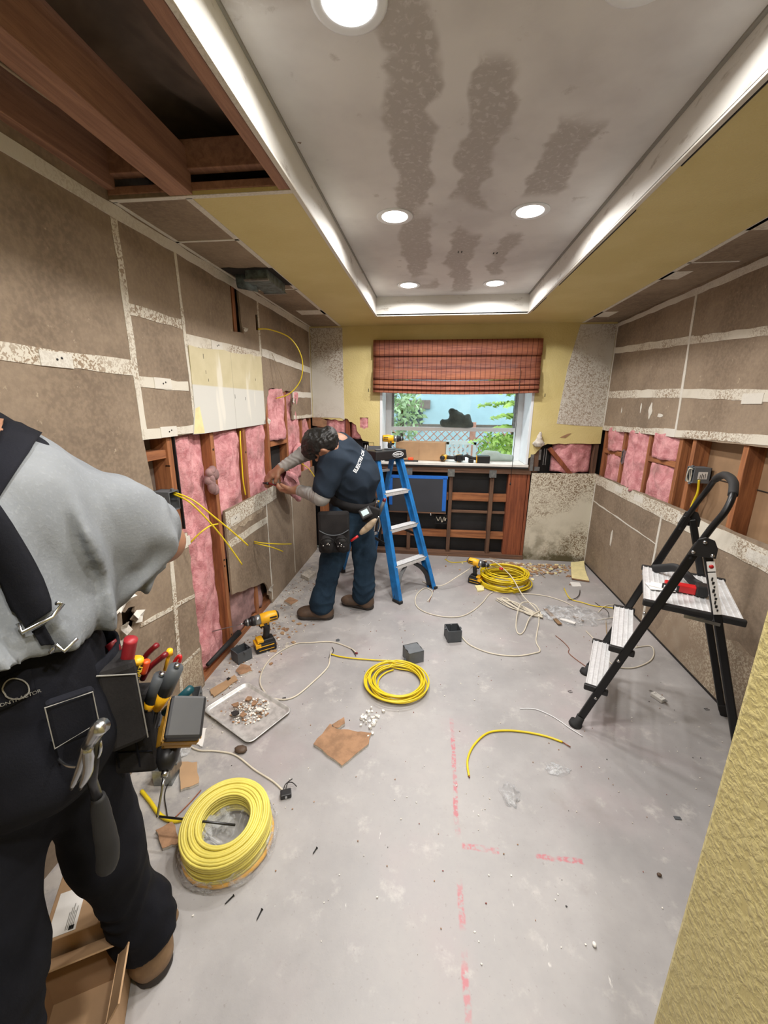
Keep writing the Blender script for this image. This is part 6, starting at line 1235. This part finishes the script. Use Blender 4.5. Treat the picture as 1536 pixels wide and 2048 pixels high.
F.cap(pel, mid, .125, .12, 45).cap(mid, nk, .12, .10, 45).cap(NS, FS, .055, .055, 55).cap(nk, hc2+V3(.03, 0, -.01), .058, .05, 60)
Rh2 = head(F, hc2, hfw, hup, 1.02)
F.cap(NS, NE, .05, .042, 60).cap(NE, NW, .042, .028, 60).cap(FS, FE, .05, .042, 60).cap(FE, FWr, .042, .028, 60)
for (a, b_, c_) in ((HN, KN, AN), (HF, KF, AF)): F.cap(a, b_, .082, .056, 50).cap(b_, c_, .053, .038, 60).cap(c_, c_+fw2*.12-upv*.05, .038, .03, 60)
hand(F, NW, V3(*Q(568, 984, 2.68))-NW, (.2, .3, 1), -1, .55, 1.05); hand(F, FWr, V3(*Q(535, 955, 2.76))-FWr, (-.4, .1, -1), 1, .45, 1.05)
sobj('body', F.mesh(), 'skin', P2)
F = SDF((-1.2, 2.40, .80), (-.28, 3.12, 1.50), .0065)
F.cap(pel+upv*.04, mid, .150, .150, 45, (rt2, 1.12)).cap(mid, nk-s2*.05, .152, .122, 45, (rt2, 1.25)).cap(mid-fb2*.035, nk-s2*.08-fb2*.02, .12, .09, 45, (rt2, 1.2)).cap(NS, FS, .080, .080, 45).cap(NS, NS+(NE-NS)*.78, .084, .078, 60).cap(FS, FS+(FE-FS)*.6, .080, .070, 55).ell(mid+fb2*.05-upv*.02, (.13, .10, .12), R2, 50)
def fold3(X, Y, Z): return .008*vnoise(X*13, Y*13, Z*10)+.006*np.abs(np.sin((X*20+Z*26)+vnoise(X*9, Y*9, Z*9)*2.5))-.004
shirt2 = sobj('t_shirt', F.mesh(fold3, [(-up2[0]*.0, 0, -1, -.865)]), 'navy_cotton', P2)
for (a, b_, c_, nm) in ((NS, NE, NW, 'n'), (FS, FE, FWr, 'f')):
    F = SDF(np.minimum(np.minimum(a, b_), c_)-.12, np.maximum(np.maximum(a, b_), c_)+.12, .0055); d_ = nrm(c_-b_); F.cap(a+(b_-a)*.5, b_, .060, .054, 70).cap(b_, c_-d_*.012, .056, .040, 80)
    def fs_(X, Y, Z): s_ = X*d_[0]+Y*d_[1]+Z*d_[2]; return .006*np.abs(np.sin(s_*75+vnoise(X*20, Y*20, Z*20)*3))-.002
    sobj('sleeve', F.mesh(fs_), 'grey_cotton', P2)
F = SDF((-1.02, 2.40, .02), (-.28, 3.12, 1.0), .0065)
F.cap(pel, pel-upv*.05, .140, .140, 55, (rt2, 1.15)).cap(HN, KN, .100, .080, 60).cap(KN, AN+upv*.03, .080, .082, 65).cap(AN+upv*.08, AN+upv*.02+fw2*.01, .082, .084, 80).cap(HF, KF, .100, .080, 60).cap(KF, AF+upv*.03, .080, .080, 65).cap(AF+upv*.08, AF+upv*.02+fw2*.01, .078, .082, 80)
jeans2 = sobj('jeans', F.mesh(lambda X, Y, Z: .009*vnoise(X*12, Y*12, Z*9)+.007*np.abs(np.sin(Z*44+vnoise(X*10, Y*10, Z*8)*3))*np.clip((.45-Z)*4, .1, 1)-.003, [(0, 0, -1, -.03), (0, 0, 1, .90)]), 'jeans', P2)
boot(P2, AN, (-.97, -.10, 0), 'leather_brown', .98); boot(P2, AF, (-.93, .25, 0), 'leather_brown', .98)
F = SDF(hc2-.2, hc2+.2, .0055); cH = hc2; F.ell(cH+hup*.030-hfw*.022, (.094, .115, .100), Rh2, 90).ell(cH-hfw*.06-hup*.02, (.085, .06, .08), Rh2, 90).ell(cH+hfw*.04+hup*.07, (.075, .07, .05), Rh2, 90)
sobj('hair', F.mesh(lambda X, Y, Z: .010*vnoise(X*45, Y*45, Z*45)+.005*vnoise(X*90, Y*90, Z*90)), 'hair', P2)
T2 = bvh(shirt2)
try: wrap_text('shirt_lettering', 'ELECTRICAL', .036, 'white_ink', T2, (706, 950), (725, 898), shirt2, bold=.0012, off=.004)
except Exception as ex_: print('text2', ex_)
cb2 = MB(); tc2 = pel+upv*.03
nb = nrm(upv*.93-V3(fw2[0], fw2[1], 0)*.28+rt2*.0); Rb = np.array([rt2, nrm(np.cross(nb, rt2)), nb])
def ringt(c, ra, rb, R, h, th=.01, n=40):
    m = MB(); vs = []
    for (rr, zz) in ((0, -h), (th, -h), (th, h), (0, h)):
        for k in range(n): a = 2*PI*k/n; vs.append(tuple(c+R[0]*(ra+rr)*math.cos(a)+R[1]*(rb+rr)*math.sin(a)+R[2]*zz))
    return m.add(vs, [(i*n+k, i*n+(k+1) % n, ((i+1) % 4)*n+(k+1) % n, ((i+1) % 4)*n+k) for i in range(4) for k in range(n)], True)
bt2 = obj('tool_belt', ringt(tc2, .172, .158, Rb, .033, .012), 'pouch_nylon', P2)
cam_d = lambda p: (CPOS-Vector(p)).normalized()
def gear(name, px_, py_, Y, w, h, d, mat, parent, ang_=0, bev=.008, taper=None):
    o_ = Vector(Q(px_, py_, Y)); z = Vector((.25, -1, 0)).normalized(); x = Vector((1, .25, 0)).normalized(); x = (Matrix.Rotation(-ang_, 3, z) @ x); return fbox(name, frame(o_, x, z), (w, h, d), mat, parent, bev, taper), frame(o_, x, z)
g1, f1_ = gear('nail_pouch', 668, 1064, 2.60, .215, .30, .045, 'pouch_nylon', P2, 0, .02)
for sx in (-.048, .050):
    F = SDF(np.array(f1_ @ Vector((sx, -.07, .03)))-.12, np.array(f1_ @ Vector((sx, -.07, .03)))+.12, .006); c_ = np.array(f1_ @ Vector((sx, -.075, .03))); F.ell(c_, (.045, .070, .035), np.array([list(f1_.to_3x3().col[i]) for i in range(3)]), 90); F.ell(np.array(f1_ @ Vector((sx, -.03, .05))), (.032, .035, .025), np.array([list(f1_.to_3x3().col[i]) for i in range(3)]), 90, sub=True) if False else None
    sobj('front_pocket', F.mesh(lambda X, Y, Z: .003*vnoise(X*40, Y*40, Z*40)), 'pouch_nylon', g1)
    m = MB(); m.tube([f1_ @ Vector((sx+.044*math.cos(a), -.050+.028*math.sin(a)*1.0, .052+.008*math.sin(a))) for a in [k*PI/10 for k in range(20)]], .003, 6, closed=True); m.mat('black_ink'); m.ell(tuple(f1_ @ Vector((sx, -.05, .045))), (.036, .02, .024)); obj('pocket_rim', m, 'grey_ink' if False else 'grey_plastic_dark', g1)
m = MB(); m.tube(spline([f1_ @ Vector((-.10, .02, .026)), f1_ @ Vector((-.05, -.005, .036)), f1_ @ Vector((0, -.012, .04)), f1_ @ Vector((.05, -.005, .036)), f1_ @ Vector((.10, .02, .026))], 5), .004, 6); obj('pocket_edge', m, 'grey_plastic_dark', g1)
rn = random.Random(5)
for (sx, mt) in ((-.055, 'steel'), (.045, 'steel')):
    m = MB()
    for k in range(5): c_ = f1_ @ Vector((sx+rn.uniform(-.022, .022), -.08+rn.uniform(-.012, .02), .068)); m.cyl(c_, c_+Vector((.004, -.003, .008)), .005, n=8)
    tag(obj('screw_cluster', m, mt), ('loose screws in the left' if sx < 0 else 'white wire nuts in the right')+' pocket of the bending man\'s nail pouch', 'screws')
g2, f2_ = gear('hip_pouch', 742, 1030, 2.70, .09, .12, .05, 'pouch_nylon', P2, .35)
mt_ = thing('multimeter', 'black meter with pale lit screen clipped to the bending man\'s belt', 'meter', Q(731, 1025, 2.66)); fm = frame(Vector(Q(731, 1026, 2.64)), Matrix.Rotation(-.5, 3, 'Y') @ Vector((1, .2, 0)), Vector((.1, -1, .45)))
fbox('case', fm, (.082, .072, .032), 'black_plastic', mt_, .008); fs2 = fm.copy(); fs2.translation = fm @ Vector((-.002, .002, .0172)); simple('lcd', srgb(190, 214, 216), .3, var=.02); fbox('screen', fs2, (.048, .038, .002), 'lcd', mt_, .001)
gl = thing('work_gloves', 'pale glove bundle hanging below the meter at the man\'s hip', 'gloves', Q(730, 1062, 2.66)); F = SDF(np.array(Q(732, 1058, 2.62))-.12, np.array(Q(732, 1058, 2.62))+.12, .006)
for k in range(4): F.cap(Q(722+5*k, 1066-4*k, 2.62), Q(738+4*k, 1052-4*k, 2.63), .014, .012, 120)
sobj('glove', F.mesh(lambda X, Y, Z: .004*vnoise(X*60, Y*60, Z*60)), 'leather_tan' if False else 'cable_dirty', gl)
tool('belt_screwdriver', 'screwdriver with red capped grey handle at the bending man\'s back hip', 'screwdriver', [('handle', [Q(757, 1030, 2.74), Q(768, 1003, 2.74)], .013, 'grey_plastic_dark'), ('cap', [Q(768, 1003, 2.74), Q(770, 997, 2.74)], [.013, .009], 'tool_maroon'), ('shaft', [Q(757, 1030, 2.74), Q(753, 1062, 2.74)], .008, 'dark_steel')])
tool('marking_pen', 'thin yellow tipped pen at the bending man\'s back hip', 'pen', [('barrel', [Q(752, 1020, 2.76), Q(757, 1004, 2.76)], .007, 'navy_cotton'), ('tip', [Q(757, 1004, 2.76), Q(758, 1001, 2.76)], [.006, .003], 'tool_yellow')])
tool('belt_pliers', 'long nosed pliers hanging handles down at the man\'s back hip', 'pliers', [('handle', [Q(757, 1032, 2.72), Q(760, 1050, 2.72), Q(756, 1063, 2.72)], .005, 'steel'), ('handle', [Q(757, 1032, 2.72), Q(750, 1048, 2.72), Q(748, 1062, 2.72)], .005, 'steel')])
tool('red_marker', 'red pencil sticking out of the bending man\'s nail pouch', 'pencil', [('barrel', [Q(702, 1082, 2.58), Q(716, 1072, 2.58)], .0085, 'tool_red')])
tool('hand_saw_blade', 'dark pliers gripped in the bending man\'s lower hand', 'pliers', [('handle', [Q(573, 985, 2.68), Q(553, 972, 2.70), Q(536, 966, 2.72)], .005, 'tool_maroon'), ('handle', [Q(572, 978, 2.68), Q(555, 970, 2.70), Q(537, 968, 2.72)], .005, 'wire_black'), ('jaw', [Q(537, 967, 2.72), Q(526, 966, 2.73)], [.010, .006], 'dark_steel')])

# ================================================================= cartons beside the near worker
cA = thing('cardboard_carton', 'brown cardboard carton with a white label between the near worker\'s legs', 'box', (-.97, .72, 0))
Z_ = .20; q = [pz(60, 1772, Z_), pz(190, 1728, Z_), pz(206, 1850, Z_), pz(78, 1893, Z_)]; ex = (q[1]-q[0]).normalized(); ey = Vector((-ex.y, ex.x, 0)); o_ = q[3].lerp(q[0], 0); wA = .17; hA = (q[0]-q[3]).length
FA = Matrix((ex, ey, Vector((0, 0, 1)))).transposed().to_4x4(); FA.translation = (q[3].x, q[3].y, 0)
def fb2(mb, a, b_, Fm): k0 = len(mb.v); mb.b2(a, b_); mb.v = mb.v[:k0]+[tuple(Fm @ Vector(v)) for v in mb.v[k0:]]
m = MB(); fb2(m, (0, 0, .001), (wA, hA, Z_), FA); bA = obj('carton', m, 'cardboard', cA, bev=.003)
m = MB(); fb2(m, (.012, .008, Z_), (.075, hA*.62, Z_+.0008), FA); lbA = obj('label', m, 'white_paper', bA); m = MB(); m.mat('grey_ink')
for k in range(5): fb2(m, (.05+.004*k, .015, Z_+.0008), (.052+.004*k, hA*(.3+.05*(k % 3)), Z_+.0014), FA)
m.mat('black_ink'); fb2(m, (.058, .012, Z_+.0008), (.070, .022, Z_+.0014), FA); fb2(m, (.156, hA*.45, Z_), (.159, hA*.95, Z_+.0008), FA); fb2(m, (.163, hA*.45, Z_), (.165, hA*.95, Z_+.0008), FA)
for k in range(6): fb2(m, (.156, hA*(.45+.08*k), Z_), (.165, hA*(.46+.08*k), Z_+.0008), FA)
obj('label_print', m, parent=lbA)
cB = thing('open_carton', 'open empty cardboard carton in the dark at the near worker\'s feet', 'box', (-.85, .6, 0)); FB = FA.copy(); FB.translation = FA @ Vector((.0, -.20, 0)); hB = .16; wB, lB = .185, .185
m = MB()
for a, b_ in (((0, 0, .001), (wB, .004, hB)), ((0, lB-.004, .001), (wB, lB, hB)), ((0, 0, .001), (.004, lB, hB)), ((wB-.004, 0, .001), (wB, lB, hB)), ((0, 0, .001), (wB, lB, .005))): fb2(m, a, b_, FB)
obj('carton', m, 'cardboard', cB)
m = MB(); k0 = len(m.v); m.add([FB @ Vector(v) for v in ((wB, 0, hB), (wB+.03, 0, hB+.05), (wB+.03, lB, hB+.05), (wB, lB, hB))], [(0, 1, 2, 3)]); obj('flap', m, 'cardboard', cB, solid=.004)
m = MB(); m.add([FB @ Vector(v) for v in ((0, lB, hB), (wB, lB, hB), (wB, lB-.05, hB+.035), (0, lB-.05, hB+.035))], [(0, 1, 2, 3)]); obj('flap', m, 'cardboard', cB, solid=.004)
